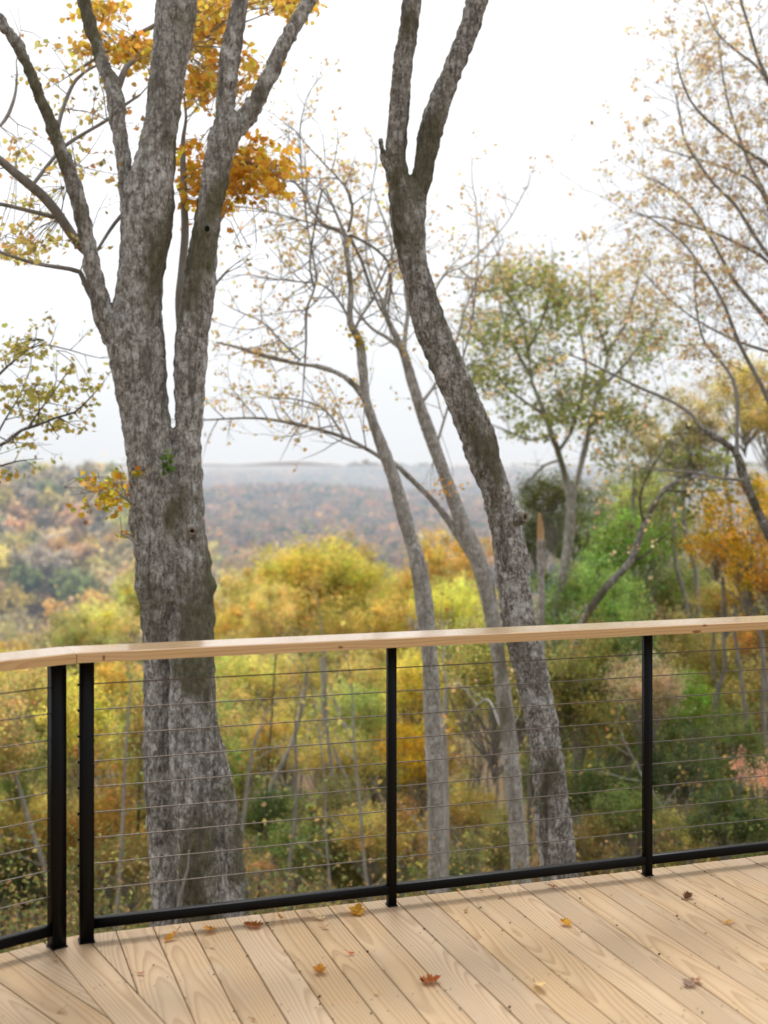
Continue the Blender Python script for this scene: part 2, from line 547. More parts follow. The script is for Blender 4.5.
CAP0, CAP1 = 1.050, 1.088
posts1 = [(CORN + U1 * .062, .0255), (PM, .0165), (PM + U1 * 1.170, .0165), (PM + U1 * 2.345, .0165), (PM + U1 * 3.52, .0165)]
posts2 = [(CORN - U2 * .050, .0255), (CORN - U2 * 1.23, .0165), (CORN - U2 * 2.41, .0165)]
for (p, h), u in [(q, U1) for q in posts1] + [(q, U2) for q in posts2]:
    o = rb('post', [boxchunk(p, u, (h, h), .004, CAP0 - .001, .0015)], BLACK)
    b = build('foot_plate', [(np.asarray(boxchunk(p, u, (h + .004, h + .004), .0012, .006, .001)[0]) - RO, boxchunk(p, u, (h, h), 0, 1, .001)[1], None)], BLACK, o)
    t = build('top_plate', [(np.asarray(boxchunk(p, u, (h + .012, .0125), CAP0 - .006, CAP0 - .0005, .001)[0]) - RO, boxchunk(p, u, (h, h), 0, 1, .001)[1], None)], BLACK, o)
for ps, u in ((posts1, U1), (posts2, U2)):
    for (a, ha), (b, hb_) in zip(ps[:-1], ps[1:]):
        L = np.linalg.norm(b - a); s = np.sign(np.dot(b - a, u))
        c = a + u * s * (ha + (L - hb_)) / 2
        rb('bottom_rail', [boxchunk(c, u, ((L - ha - hb_) / 2 - .0005, .0165), .049, .086, .002)], BLACK)
    for i in range(9):
        z = .190 + i * .0957
        a = ps[0][0] - u * (0.034 if u is U1 else -.034); b = ps[-1][0]
        n = 14; pts = []
        for q in range(n + 1):
            f = q / n
            pts.append((*(a + (b - a) * f - RO[:2]), z + .0008 * math.sin(9 * f + i), .0024))
        o = build('cable', tube(np.array(pts), 8), STEEL, rail, True)
# fittings on the two corner posts
for p, u, sgn in ((posts1[0][0], U1, -1), (posts2[0][0], U2, 1)):
    for i in range(9):
        z = .190 + i * .0957
        q = p + u * sgn * .026; e = p + u * sgn * .033
        rb('cable_fitting', tube(np.array([(*q, z, .005), (*e, z, .005)]), 8), BLACK)

cw = .092
# handrail boards meeting on a mitre above the corner
cb = Boards()
a0 = CORN; a1 = CORN + U1 * 4.95
poly = [a0 - U1 * .3 + N1 * cw, a1 + N1 * cw, a1 - N1 * cw, a0 - U1 * .3 - N1 * cw]
poly = clip(poly, CORN + UB * .0012, UB)
cb.add(poly, CAP0, CAP1, CORN, U1, .004)
h1 = cb.obj('handrail', CEDAR, None); h1.parent = rail; h1.location = -Vector(RO)
cb = Boards()
poly = [a0 + U2 * .3 + N2 * cw, a0 + U2 * .3 - N2 * cw, a0 - U2 * 3.6 - N2 * cw, a0 - U2 * 3.6 + N2 * cw]
poly = clip(poly, CORN - UB * .0012, -UB)
cb.add(poly, CAP0, CAP1, CORN, U2, .004)
h2 = cb.obj('handrail', CEDAR, None); h2.parent = rail; h2.location = -Vector(RO)
# knots in the handrail edge
knot = flat('wood_knot', (.26, .12, .05), .6, 0, .3, .4, 150)
for d, hh, rx, rz in ((.115, CAP0 + .014, .005, .011), (1.02, CAP0 + .012, .010, .005), (2.62, CAP0 + .006, .022, .006), (2.66, CAP0 + .031, .010, .005), (3.02, CAP0 + .011, .014, .008)):
    ctr = CORN + U1 * d + N1 * (cw + .0006)
    a = np.arange(12) * math.pi / 6
    V = np.array([(*(ctr + U1 * rx * math.cos(t) * (1 + .15 * math.sin(3 * t))), hh + rz * math.sin(t)) for t in a])
    build('knot', [(V - RO, np.arange(12)[None], None)], knot, rail)

# ------------------------------------------------------------------ fallen leaves on the deck
OAK = [(0, .0), (.10, .05), (.18, .20), (.27, .09), (.36, .27), (.47, .11), (.58, .30), (.68, .13), (.80, .20), (.88, .08), (1, 0)]
MAP2 = [(0, 0), (.02, .10), (-.10, .30), (.06, .27), (.12, .48), (.28, .30), (.40, .56), (.50, .36), (.60, .40), (.60, .20), (.78, .22), (1.0, 0)]


def fallen(px, py, wpx, col, label, kind='maple', curl=.35, tilt=0., lift=0.004, n=1, second=None):
    Z = EYE * F / (py - HOR)
    p = pt(px, py, Z); s = 1.25 * wpx * Z / F
    ch = []
    outline = MAP2 if kind == 'maple' else OAK
    for q in range(n):
        a = random.uniform(0, 6.28); ca, sa = math.cos(a), math.sin(a)
        rows = []
        for x, y in outline:
            rows.append((x, y))
        m = len(rows)
        up, lo, mid = [], [], []
        def warp(x, y):
            nonlocal tilt
            z = curl * (abs(y) ** 1.35 * 1.1 + .9 * (x - .5) ** 2 * (1 if curl > 0 else -1)) + .05 * math.sin(9 * x + 5 * y + a)
            X, Y = x - .5, y
            if tilt == 0: tilt = 1e-6 + ((px * 7 + py * 3) % 11 - 5) * .11
            if tilt:
                X, z = X * math.cos(tilt) - z * math.sin(tilt), X * math.sin(tilt) + z * math.cos(tilt)
            return [X * ca - Y * sa, X * sa + Y * ca, z]
        up = [warp(x, y) for x, y in rows]; mid = [warp(x, 0) for x, y in rows]; lo = [warp(x, -y) for x, y in rows]
        V = np.array(up + mid + lo) * s * (1 if q == 0 else .75)
        V[:, 2] -= V[:, 2].min(); V[:, 2] += lift * (1 if q == 0 else 1.6)
        if q: V[:, :2] += (s * .6, s * .25)
        f = []
        for i in range(m - 1):
            f.append([m + i, m + i + 1, i + 1, i]); f.append([2 * m + i, 2 * m + i + 1, m + i + 1, m + i])
        cc = col if q == 0 or second is None else second
        ch.append((V, np.array(f), tints(len(f), cc, .12, .06)))
        st = np.array([(*(V[m][:3] - np.array([0, 0, 0])), .0012 * s / .05), (V[m][0] * 1.5, V[m][1] * 1.5, V[m][2] + .15 * s, .0009 * s / .05)])
        t = tube(st, 5)
        ch += [(a_, b_, np.tile(np.array(cc) * .6, (len(b_), 1))) for a_, b_, _ in t]
    o = build('fallen_leaf', ch, LEAF, None, False, (p[0], p[1], 0))
    tag(o, label, 'leaf', 'dry leaves fallen on the deck')


RUST = (.42, .155, .05); OR = (.62, .28, .05); TAN = (.50, .34, .19); RED = (.55, .13, .06); GOLD = (.66, .36, .06); CREAM = (.74, .58, .36); DKB = (.16, .075, .04)
FL = [
    (56, 962, 8, TAN, 'small tan curled leaf just in front of the left corner post', 'oak', .5),
    (61, 1013, 8, TAN, 'thin tan leaf scrap on a board joint at the bottom left corner', 'oak', .4),
    (171, 940, 15, OR, 'orange brown crumpled leaf beside the board joint right of the corner posts', 'oak', .6),
    (141, 975, 8, RUST, 'small brown leaf lying in a joint nearest the mitred corner boards', 'oak', .5),
    (208, 933, 12, OR, 'orange pointed leaf at the board joint with a tan scrap below it', 'maple', .5),
    (212, 948, 6, CREAM, 'tiny cream scrap in the joint directly below an orange leaf', 'oak', .4),
    (251, 927, 14, RUST, 'flat orange brown leaf lying across a board close to the bottom rail', 'maple', .3),
    (281, 921, 10, OR, 'narrow rust orange leaf stuck in a joint near the bottom rail', 'oak', .6),
    (318, 920, 13, CREAM, 'pale curled leaf with a dark edge near the rail', 'oak', .7),
    (326, 929, 8, TAN, 'small tan leaf in the joint below the pale curled leaf', 'oak', .5),
    (358, 913, 14, GOLD, 'golden orange maple leaf left of the middle post', 'maple', .5),
    (350, 955, 8, RED, 'small red leaf on a board joint below the golden leaf', 'oak', .7),
    (320, 972, 12, (.5, .24, .05), 'dark gold leaf standing on edge in a joint of the left boards', 'maple', .7),
    (376, 995, 7, CREAM, 'tiny pale curled leaf alone on a board at bottom centre', 'oak', .7),
    (253, 1021, 6, RUST, 'small brown leaf cut by the bottom edge of the picture', 'oak', .5),
    (552, 888, 9, RUST, 'small rust leaf in a joint below the leaning grey trunk', 'oak', .6),
    (567, 926, 10, GOLD, 'small golden leaf on a joint in the middle of the right boards', 'maple', .5),
    (433, 983, 15, (.40, .13, .05), 'large red brown cupped leaf near the bottom centre of the deck', 'maple', .55),
    (539, 989, 19, (.78, .60, .36), 'broad pale cream leaf lying flat on the front boards', 'oak', .25),
    (597, 871, 12, RUST, 'rust leaf tucked under the bottom rail left of the right post', 'maple', .4),
    (687, 899, 9, DKB, 'dark brown curled leaf right of the right hand post', 'maple', .6),
    (727, 924, 9, GOLD, 'gold and cream pair of small leaves near the right edge', 'oak', .5, .0, .004, 2, CREAM),
    (690, 985, 11, (.36, .27, .22), 'grey brown shrivelled leaf clump at the lower right of the deck', 'maple', .6, .0, .004, 2, (.50, .27, .19)),
    (481, 892, 4, DKB, 'tiny dark leaf crumb in a joint behind the front boards', 'oak', .6),
    (466, 912, 6, TAN, 'tiny tan leaf crumb between two boards right of the middle post', 'oak', .6),
]
for f in FL: fallen(*f)

# crumbs of dirt and bark along the joints
ch = []
n = 230
k = rng.integers(0, 26, n); along = np.abs(rng.normal(0, 1.0, n)) * .9 + .06
s0 = -.30 + k0 + k * (W + GAP) - GAP / 2 + rng.normal(0, .006, n)
P = np.array([CORN - N1 * EDGE + U1 * a + N1 * b for a, b in zip(s0, along)])
keep = ((P - PB) @ UB) > .02
P = np.concatenate([P[keep], np.full((keep.sum(), 1), .002)], 1)
ch.append(leaves(P, np.abs(rng.normal(.007, .004, len(P))) + .003, tints(len(P), (.10, .06, .035), .4), KITE, 1.5))
n = 120
P = np.array([CORN - N1 * EDGE + U1 * rng.uniform(0.1, 3.6) + N1 * rng.uniform(.05, 1.6) for _ in range(n)])
P = np.concatenate([P, np.full((n, 1), .002)], 1)
ch.append(leaves(P, np.abs(rng.normal(.004, .003, n)) + .002, tints(n, (.13, .085, .05), .4), KITE, 1.5))
o = build('leaf_debris', ch, LEAF); o['kind'] = 'stuff'; o['label'] = 'dark crumbs of leaf and bark in the deck joints'; o['category'] = 'debris'


# ------------------------------------------------------------------ branching
def grow(p, d, L, r, level, tubes, tips, up=.05, wig=.22, seg=.12, kids=1.0, spread=.75, kmin=4, flat_=1.0):
    n = max(3, int(L / seg))
    P = [np.array([*p, r])]; d = np.array(d) / np.linalg.norm(d)
    q = np.array(p, float)
    for i in range(n):
        d = d + np.random.normal(0, wig, 3) * .5 * np.array([1, flat_, 1]); d[2] += up
        d /= np.linalg.norm(d)
        q = q + d * L / n
        f = (i + 1) / n
        P.append(np.array([*q, max(r * (1 - .75 * f), .0012)]))
        if level > 0 and f > .15 and np.random.rand() < kids * .62:
            side = np.random.normal(0, 1, 3) * np.array([1, flat_, 1]); side -= d * np.dot(side, d); side /= np.linalg.norm(side) + 1e-6
            dd = d * (1 - spread * .35) + side * spread
            grow(q, dd, L * np.random.uniform(.35, .7) * (1.05 - .5 * f), max(r * (1 - .75 * f) * .7, .0012), level - 1, tubes, tips, up, wig, seg, kids, spread, kmin, flat_)
        if level <= 1: tips.append((q.copy(), level, d.copy()))
    tubes.append(np.array(P))


def sprout(P, spacing, lens, level, tubes, tips, start=.1, r=.006, **kw):
    """twigs along a traced branch P (x,y,z,r)"""
    d = np.linalg.norm(np.diff(P[:, :3], axis=0), axis=1); cum = np.concatenate([[0], np.cumsum(d)])
    t = cum[-1] * start
    while t < cum[-1]:
        i = min(np.searchsorted(cum, t), len(P) - 1); i = max(i, 1)
        T = P[i, :3] - P[i - 1, :3]; T /= np.linalg.norm(T) + 1e-9
        side = np.random.normal(0, 1, 3); side[1] *= .7; side -= T * np.dot(side, T); side /= np.linalg.norm(side)
        fr = t / cum[-1]
        L = np.random.uniform(*lens) * (1.1 - .5 * fr)
        grow(P[i, :3], T * .55 + side * .8, L, min(r, P[i, 3] * .7), level, tubes, tips, **kw)
        t += spacing * np.random.uniform(.5, 1.5)
    i = len(P) - 1
    T = P[i, :3] - P[i - 1, :3]
    grow(P[i, :3], T, np.random.uniform(*lens), min(P[i, 3], r * 1.2), level, tubes, tips, **kw)


def tw_chunks(tubes, k=5):
    ch = []
    for P in tubes: ch += tube(P, k if P[0, 3] > .004 else 4, False)
    return ch


def trace(rows, Z, dz=0.0, step=.05):
    """rows of (px, py, width px) on the photograph -> world polyline at distance Z, drifting dz along its length"""
    n = len(rows); P = []
    for i, r in enumerate(rows):
        z = Z + dz * (i / (n - 1)) + (r[3] if len(r) > 3 else 0)
        P.append((*pt(r[0], r[1], z), r[2] / 2 * z / F))
    return resample(np.array(P), step)


def trunk_mesh(name, polys, mat, parent, base, voxel=.013, amp=.008, lump=.012, vs=26, vz=.34, bumps=()):
    """stems fused into one skin, then roughened like bark"""
    Vs, Q, T = [], [], []; o_ = 0
    for P in polys:
        V, Fq, Ft = tube_closed(P, 18)
        Vs.append(V); Q.append(Fq + o_); T.append(Ft + o_); o_ += len(V)
    V = np.concatenate(Vs)
    me = bpy.data.meshes.new(name)
    me.from_pydata(V.tolist(), [], np.concatenate(Q).tolist() + np.concatenate(T).tolist())
    tmp = bpy.data.objects.new(name, me); C.objects.link(tmp)
    md = tmp.modifiers.new('r', 'REMESH'); md.mode = 'VOXEL'; md.voxel_size = voxel
    sm = tmp.modifiers.new('s', 'SMOOTH'); sm.iterations = 4; sm.factor = .5
    dg = bpy.context.evaluated_depsgraph_get()
    me2 = bpy.data.meshes.new_from_object(tmp.evaluated_get(dg))
    bpy.data.objects.remove(tmp); bpy.data.meshes.remove(me)
    n = len(me2.vertices)
    co = np.empty(n * 3, np.float32); no = np.empty(n * 3, np.float32)
    me2.vertices.foreach_get('co', co); me2.vertices.foreach_get('normal', no)
    co = co.reshape(-1, 3); no = no.reshape(-1, 3)
    disp = np.empty(n)
    for i in range(n):
        x, y, z = co[i].tolist()
        w = noise.noise(Vector((x * 9, y * 9, z * 5)))
        a = noise.voronoi(Vector((x * vs + w * .9, y * vs, z * vs * vz + w * .7)))[0]
        e = min(1.0, (a[1] - a[0]) / .35)
        disp[i] = amp * .45 * (e - .75) + amp * 1.5 * (.35 - abs(noise.noise(Vector((x * 19 + w * .5, y * 19, z * 4.2))))) + amp * .7 * noise.noise(Vector((x * 33, y * 33, z * 9))) + lump * noise.noise(Vector((x * 3.1, y * 3.1, z * 2.0))) + amp * .8 * noise.noise(Vector((x * 40, y * 40, z * 14)))
    for c, rad, h in bumps:
        dd = np.linalg.norm(co - np.asarray(c)[None], axis=1)
        disp += h * np.exp(-(dd / rad) ** 2)
    co = co + no * disp[:, None] - np.asarray(base)[None]
    me2.vertices.foreach_set('co', co.astype(np.float32).ravel())
    me2.polygons.foreach_set('use_smooth', np.ones(len(me2.polygons), bool))
    me2.update()
    me2.materials.clear(); me2.materials.append(mat)
    me2.name = name
    o = bpy.data.objects.new(name, me2); C.objects.link(o); o.parent = parent
    return o


def limb_parts(limbs, base, twig, Z, step, k, parent, spr, kt=4):
    """every traced limb with its own twigs is one part; returns the twig tips"""
    tips = []
    for item in limbs:
        rows, dz = item[0], item[1]; z0 = item[2] if len(item) > 2 else 0
        P = trace(rows, Z + z0, dz, step); tub = []
        ANCH.append(P[:, :3])
        if spr: sprout(P, tubes=tub, tips=tips, **spr)
        build('branch', shift(tube(P, k) + tw_chunks(tub, kt), base), twig, parent, True)
        ANCH.extend(q[:, :3] for q in tub)
    return tips


def shift(ch, base): return [(np.asarray(V) - base, f, c) for V, f, c in ch]


ANCH = []      # points on the branches traced last, for the leaf sprays to hang from
SPRAY = []     # the fine twigs that carry them


def cluster(n, boxes, spread=11.0):
    """leaf positions in sprays along fine twigs; boxes: (px, py, rx, ry, Z, weight)"""
    w = np.array([b[5] for b in boxes], float); w /= w.sum()
    A = np.concatenate(ANCH) if ANCH else None
    out = []
    for b, m in zip(boxes, rng.multinomial(n, w)):
        ks = max(3, m // 8)
        sp = b[4] / F
        C0 = np.array([pt(rng.normal(b[0], b[2] * .52), rng.normal(b[1], b[3] * .52), rng.normal(b[4], .3)) for _ in range(ks)])
        E = []
        for c in C0:
            d = rng.normal(size=3) * np.array([1, .8, .45]); d /= np.linalg.norm(d)
            e = c + d * sp * rng.uniform(10, 24) + np.array([0, 0, -sp * 3]); E.append(e)
            if A is not None:
                D = np.linalg.norm(A - c, axis=1); k = D.argmin()
                if D[k] < 1.8:
                    mid = (A[k] + c) / 2 + rng.normal(0, .06, 3) * D[k] + np.array([0, 0, .08 * D[k]])
                    SPRAY.append(resample(np.array([[*A[k], .0032], [*mid, .0026], [*c, .002], [*e, .0012]]), .12))
                else:
                    SPRAY.append(np.array([[*c, .002], [*e, .0012]]))
        E = np.array(E)
        i = rng.integers(0, ks, m); t = rng.random((m, 1))
        out.append(C0[i] * (1 - t) + E[i] * t + rng.normal(0, 1, (m, 3)) * np.array([spread, spread * .8, spread * .45]) * sp * .5)
    return np.concatenate(out)


def sprays(base, mat, parent):
    if SPRAY: build('twigs', shift(tw_chunks(SPRAY, 4), base), mat, parent, True)['kind'] = 'stuff'
    SPRAY.clear(); ANCH.clear()


# ------------------------------------------------------------------ the large forked tree on the left
ZL = 8.6
baseL = np.array([*pt(200, 468, ZL)[:2], float(terrain(pt(200, 468, ZL)[0], ZL)) - .1])
tl = thing('tree', 'large grey twin trunk tree with mossy bark standing behind the left railing panel', 'tree', baseL)
st = [
    [(165, 1010, 46), (168, 930, 34, .12), (163, 850, 27, .12), (158, 770, 28, .10), (157.5, 670, 28, .08), (159, 600, 38), (157, 540, 45), (152, 470, 48), (146, 420, 49), (141, 385, 52), (135, 340, 56), (138, 300, 47), (144, 250, 48), (148, 200, 50), (158, 140, 35), (166, 90, 34), (172, 40, 37), (176, 0, 40), (184, -70, 34), (196, -180, 26), (205, -300, 12)],
    [(214, 1010, 66), (213, 930, 58), (205, 870, 52, -.06), (198, 820, 48, -.06), (194, 770, 48, -.05), (192, 670, 45, -.03), (192, 620, 44), (191, 570, 38), (190, 530, 30), (188, 465, 27), (189, 400, 29), (191, 350, 33), (197, 300, 32), (203, 250, 26), (211, 200, 25), (220, 150, 30), (228, 126, 28), (225, 110, 20), (229, 65, 19), (236, 25, 17), (240, 0, 15), (246, -60, 13), (258, -170, 7)],
    [(172, 600, 34), (172, 540, 30), (170, 500, 24), (168, 478, 14)],
    [(240, 1010, 44), (235, 930, 34), (231, 860, 25), (225, 800, 22), (214, 735, 14), (205, 690, 10)],
    [(228, 135, 24), (239, 125, 21), (252, 108, 19), (271, 73, 17), (288, 36, 15), (308, 3, 13), (330, -45, 10), (350, -110, 6)],
    [(128, 355, 26), (112, 335, 24), (104, 318, 21), (96, 280, 18), (88, 245, 17), (79, 205, 15), (70, 175, 15), (58, 142, 14), (49, 118, 13), (38, 92, 12), (27, 65, 12), (17, 44, 11), (0, 20, 10), (-24, -12, 9), (-60, -60, 6)],
    [(136, 240, 24), (128, 200, 17), (124, 170, 15), (120, 135, 15), (113, 88, 15), (105, 70, 14), (97, 45, 13), (89, 20, 12), (82, -10, 11), (74, -70, 8), (60, -160, 5)],
]
dzs = [0, 0, -.05, -.10, .25, -.45, .35]
polysL = [trace(s, ZL, d, .05) for s, d in zip(st, dzs)]
bumps = [(pt(131, 520, ZL) + (0, -.05, 0), .07, .035), (pt(134, 590, ZL) + (0, -.05, 0), .08, .04), (pt(210, 560, ZL), .06, .03), (pt(192, 531, ZL - .12), .045, .05), (pt(212, 585, ZL), .07, .03),
         (pt(208, 229, ZL - .1), .04, .022), (pt(168, 566, ZL - .2), .06, .03), (pt(150, 640, ZL - .1), .1, .02)]
trunk_mesh('trunk', polysL, BARK_OAK, tl, baseL, .0098, .0125, .014, 24, .36, bumps)
# knot holes
hole = flat('hollow', (.012, .009, .007), .9, 0, .1)
scar = flat('knot_scar', (.24, .20, .155), .9, 0, .1, .4, 40)
for px, py, zz, ro, ri in ((192.5, 531, ZL - .235, .030, .011), (207.5, 229, ZL - .125, .0, .017)):
    c = pt(px, py, zz) - baseL
    if ro:
        P = np.array([[math.cos(a) * ro * .75, -.012 - .004 * math.sin(3 * a), math.sin(a) * ro * .75, ro * .38] for a in np.linspace(0, 2 * math.pi, 17)])
        P[:, :3] += c
        build('knot_ring', tube(P, 8, False), scar, tl, True)
    a = np.arange(14) * 2 * math.pi / 14
    V = np.stack([c[0] + ri * np.cos(a), np.full(14, c[1] - .014), c[2] + ri * 1.25 * np.sin(a)], 1)
    build('knot_hole', [(V, np.arange(14)[None, ::-1], None)], hole, tl)
np.random.seed(3)
tub, tips = [], []
thin = [
    ([(88, 252, 11), (78, 243, 10), (66, 226, 10), (55, 210, 10), (43, 196, 10), (30, 185, 10), (14, 172, 9), (0, 160, 8), (-40, 130, 6)], -.6, .35),
    ([(60, 218, 5), (50, 216, 5), (30, 211, 4.5), (0, 204, 4), (-30, 200, 3)], -.4, .3),
    ([(97, 305, 7), (88, 290, 6), (80, 272, 5), (70, 269, 4.5), (50, 266, 4), (30, 262, 3.5), (0, 252, 3), (-30, 240, 2.5)], -.5, .3),
    ([(92, 292, 5), (84, 284, 4.5), (82, 274, 4)], .1, .3),
    ([(35, 182, 4), (48, 165, 4), (65, 146, 4), (85, 133, 3.5), (107, 120, 3.5), (125, 105, 3), (140, 95, 2.5)], .3, .5),
    ([(58, 130, 4), (61, 115, 4), (68, 95, 4), (76, 80, 3.5), (88, 70, 3), (96, 66, 2.5)], .4, .4),
    ([(113, 98, 8), (118, 88, 7.5), (122, 77, 7), (126, 67, 6), (134, 61, 4)], .1, .29),
    ([(182, 330, 11), (180, 300, 10), (182, 270, 8), (185, 235, 8), (184, 200, 7), (183, 165, 6), (183, 140, 4.5), (186, 118, 3), (184, 96, 2)], .3, .5),
    ([(130, 208, 5), (120, 217, 4), (110, 230, 3.5), (100, 246, 3), (90, 262, 2.5)], -.2, .4),
    ([(0, 126, 3), (8, 115, 4), (15, 95, 3), (17, 75, 2)], .3, .8),
    ([(135, 505, 4), (122, 496, 3), (108, 490, 2.5), (92, 492, 2)], .2, -.3),
    ([(138, 545, 3), (130, 538, 2.5), (122, 535, 2)], .1, -.3),
    ([(176, 925, 4), (179, 905, 3.5), (183, 886, 3), (188, 868, 2.6), (189, 850, 2)], .0, -.45),
]
tips = []
for bi, (rows, dz, z0) in enumerate(thin):
    spr = dict(spacing=.22, lens=(.35, .8), level=2, start=.25, r=.005, wig=.25) if bi in (0, 1, 2, 4, 5, 9) else dict(spacing=.06, lens=(.10, .28), level=1, start=.2, r=.003) if bi == 10 else None
    tips += limb_parts([(rows, dz, z0 * .6)], baseL, TWIG, ZL, .05, 10, tl, spr, 5)
for rows, Z0 in (([(183, 60, 4), (190, 40, 3), (205, 20, 2)], 9.3), ([(222, 160, 6), (240, 160, 5), (262, 168, 4), (285, 180, 3)], 9.2), ([(170, 18, 6), (150, 28, 5), (110, 50, 4), (70, 75, 3)], 9.3), ([(205, 300, 3), (215, 285, 3), (228, 270, 2)], 8.9)):
    tips += limb_parts([(rows, .3, Z0 - ZL)], baseL, TWIG, ZL, .05, 8, tl, dict(spacing=.14, lens=(.25, .5), level=2, start=.1, r=.004), 5)
# leaves: orange sprays high up, sparse yellow ones further left, a yellow tuft on the left of the trunk, green sprout in the crotch
o1 = cluster(1300, [(222, 170, 40, 22, 9.3, 3), (255, 172, 30, 22, 9.3, 3.2), (205, 205, 18, 20, 9.2, 1), (235, 148, 30, 10, 9.3, 1.2), (275, 175, 14, 14, 9.3, .5), (200, 165, 16, 26, 9.3, 1.2), (230, 200, 16, 16, 9.3, .7)])
o2 = cluster(2300, [(112, 45, 32, 14, 9.4, 1.0), (140, 50, 24, 12, 9.4, 1.5), (105, 6, 26, 8, 9.4, .7), (205, 30, 22, 30, 9.4, 1.8), (212, 70, 26, 26, 9.4, 1.2), (250, 75, 16, 25, 9.4, .7), (285, 2, 26, 10, 9.4, 1.2), (200, 92, 16, 14, 9.4, .8), (215, 5, 20, 10, 9.4, 1)])
o3 = cluster(600, [(15, 245, 26, 16, 9.0, 1.3), (50, 240, 20, 10, 9.0, .6), (80, 115, 26, 26, 9.3, .7), (60, 60, 30, 26, 9.4, .6), (30, 150, 30, 26, 9.2, .4), (85, 170, 30, 20, 9.2, .4), (40, 205, 30, 16, 9.1, .4)])
tp = np.array([t[0] for t in tips]); o4 = tp[rng.integers(0, len(tp), 260)] + rng.normal(0, .025, (260, 3))
o5 = cluster(250, [(108, 492, 26, 14, 8.7, 2.4), (122, 478, 16, 7, 8.7, .7), (97, 486, 9, 6, 8.7, .4), (128, 536, 9, 5, 8.7, .4), (118, 510, 12, 5, 8.7, .5)])
o6 = np.array([pt(166 + rng.normal(0, 3), 455 + rng.normal(0, 7) + abs(rng.normal(0, 8)), ZL - .20 - abs(rng.normal(0, .02))) for _ in range(34)])
ch = [leaves(o1 - baseL, rng.uniform(.03, .062, len(o1)), tints(len(o1), (.86, .46, .07), .25, .11), MAPLE, .2, .3),
      leaves(o2 - baseL, rng.uniform(.028, .06, len(o2)), tints(len(o2), (.85, .50, .11), .28, .12), MAPLE, .2, .3),
      leaves(o3 - baseL, rng.uniform(.024, .05, len(o3)), tints(len(o3), (.74, .56, .22), .3, .12), MAPLE, .2, .3),
      leaves(o4 - baseL, rng.uniform(.025, .05, len(o4)), tints(len(o4), (.52, .36, .14), .3, .14), MAPLE, .2, .3),
      leaves(o5 - baseL, rng.uniform(.026, .052, len(o5)), tints(len(o5), (.62, .44, .06), .3, .2), MAPLE, .2, .3),
      leaves(o6 - baseL, rng.uniform(.03, .055, len(o6)), tints(len(o6), (.16, .28, .06), .3, .1), KITE, .2, .8)]
build('crown', ch, LEAF, tl); sprays(baseL, TWIG, tl)

# ------------------------------------------------------------------ the forked trunk leaning left in the middle
ZG = 9.0
bg = pt(562, 468, ZG); baseG = np.array([bg[0], bg[1], float(terrain(bg[0], bg[1])) - .1])
tg = thing('tree', 'dark forked grey trunk leaning left right of the middle post with a sawn branch stub', 'tree', baseG)
sg = [
    [(566, 1010, 60), (561, 930, 46), (559, 870, 37), (553, 820, 35), (548, 770, 32), (541, 720, 31), (530, 670, 32), (520, 630, 34), (514, 590, 32), (508, 540, 33), (500, 505, 30), (492, 480, 29), (484, 460, 32), (476, 430, 33), (463, 400, 31), (449, 370, 33), (436, 340, 32), (427, 315, 30), (419, 285, 28), (412, 255, 29), (408, 225, 33), (404, 200, 30), (396, 165, 22), (398, 125, 19), (402, 75, 18), (408, 35, 19), (412, 0, 18), (421, -60, 15), (436, -170, 8)],
    [(410, 235, 30), (413, 205, 24), (421, 180, 20), (427, 150, 22), (433, 122, 23), (442, 96, 21), (451, 74, 21), (460, 52, 22), (467, 34, 21), (477, 0, 19), (488, -40, 16), (503, -120, 10), (515, -200, 6)],
    [(398, 190, 12), (391, 178, 9), (385, 166, 7), (382, 152, 5.5), (380, 139, 4.5)],
    [(508, 524, 18), (516, 519, 13), (522.5, 517.5, 12)],
]
polysG = [trace(sg[0], ZG, 0), trace(sg[1], ZG, .1), trace(sg[2], ZG, -.05), trace(sg[3], ZG, -.17, .015)]
bG = [(pt(473, 28, ZG - .1), .035, .03), (pt(408, 215, ZG - .1), .12, .02), (pt(515, 560, ZG), .08, .02), (pt(490, 440, ZG), .1, .015), (pt(425, 300, ZG), .05, .015)]
trunk_mesh('trunk', polysG, BARK_DARK, tg, baseG, .0098, .0115, .013, 26, .38, bG)
# the sawn end of the branch stub
c = pt(523, 517.5, ZG - .18) - baseG
dirv = np.array([.75, -.62, .08]); dirv /= np.linalg.norm(dirv)
u_ = np.cross(dirv, (0, 0, 1)); u_ /= np.linalg.norm(u_); w_ = np.cross(u_, dirv)
P = np.array([np.append(c + dirv * .012 + (math.cos(a) * u_ + math.sin(a) * w_) * .030, .013) for a in np.linspace(0, 2 * math.pi, 21)])
build('stub_ring', tube(P, 8, False), scar, tg, True)
a = np.arange(14) * 2 * math.pi / 14
V = np.array([c + dirv * .010 + (math.cos(t) * u_ + math.sin(t) * w_) * .026 for t in a])
build('stub_hollow', [(V, np.arange(14)[None], None)], hole, tg)

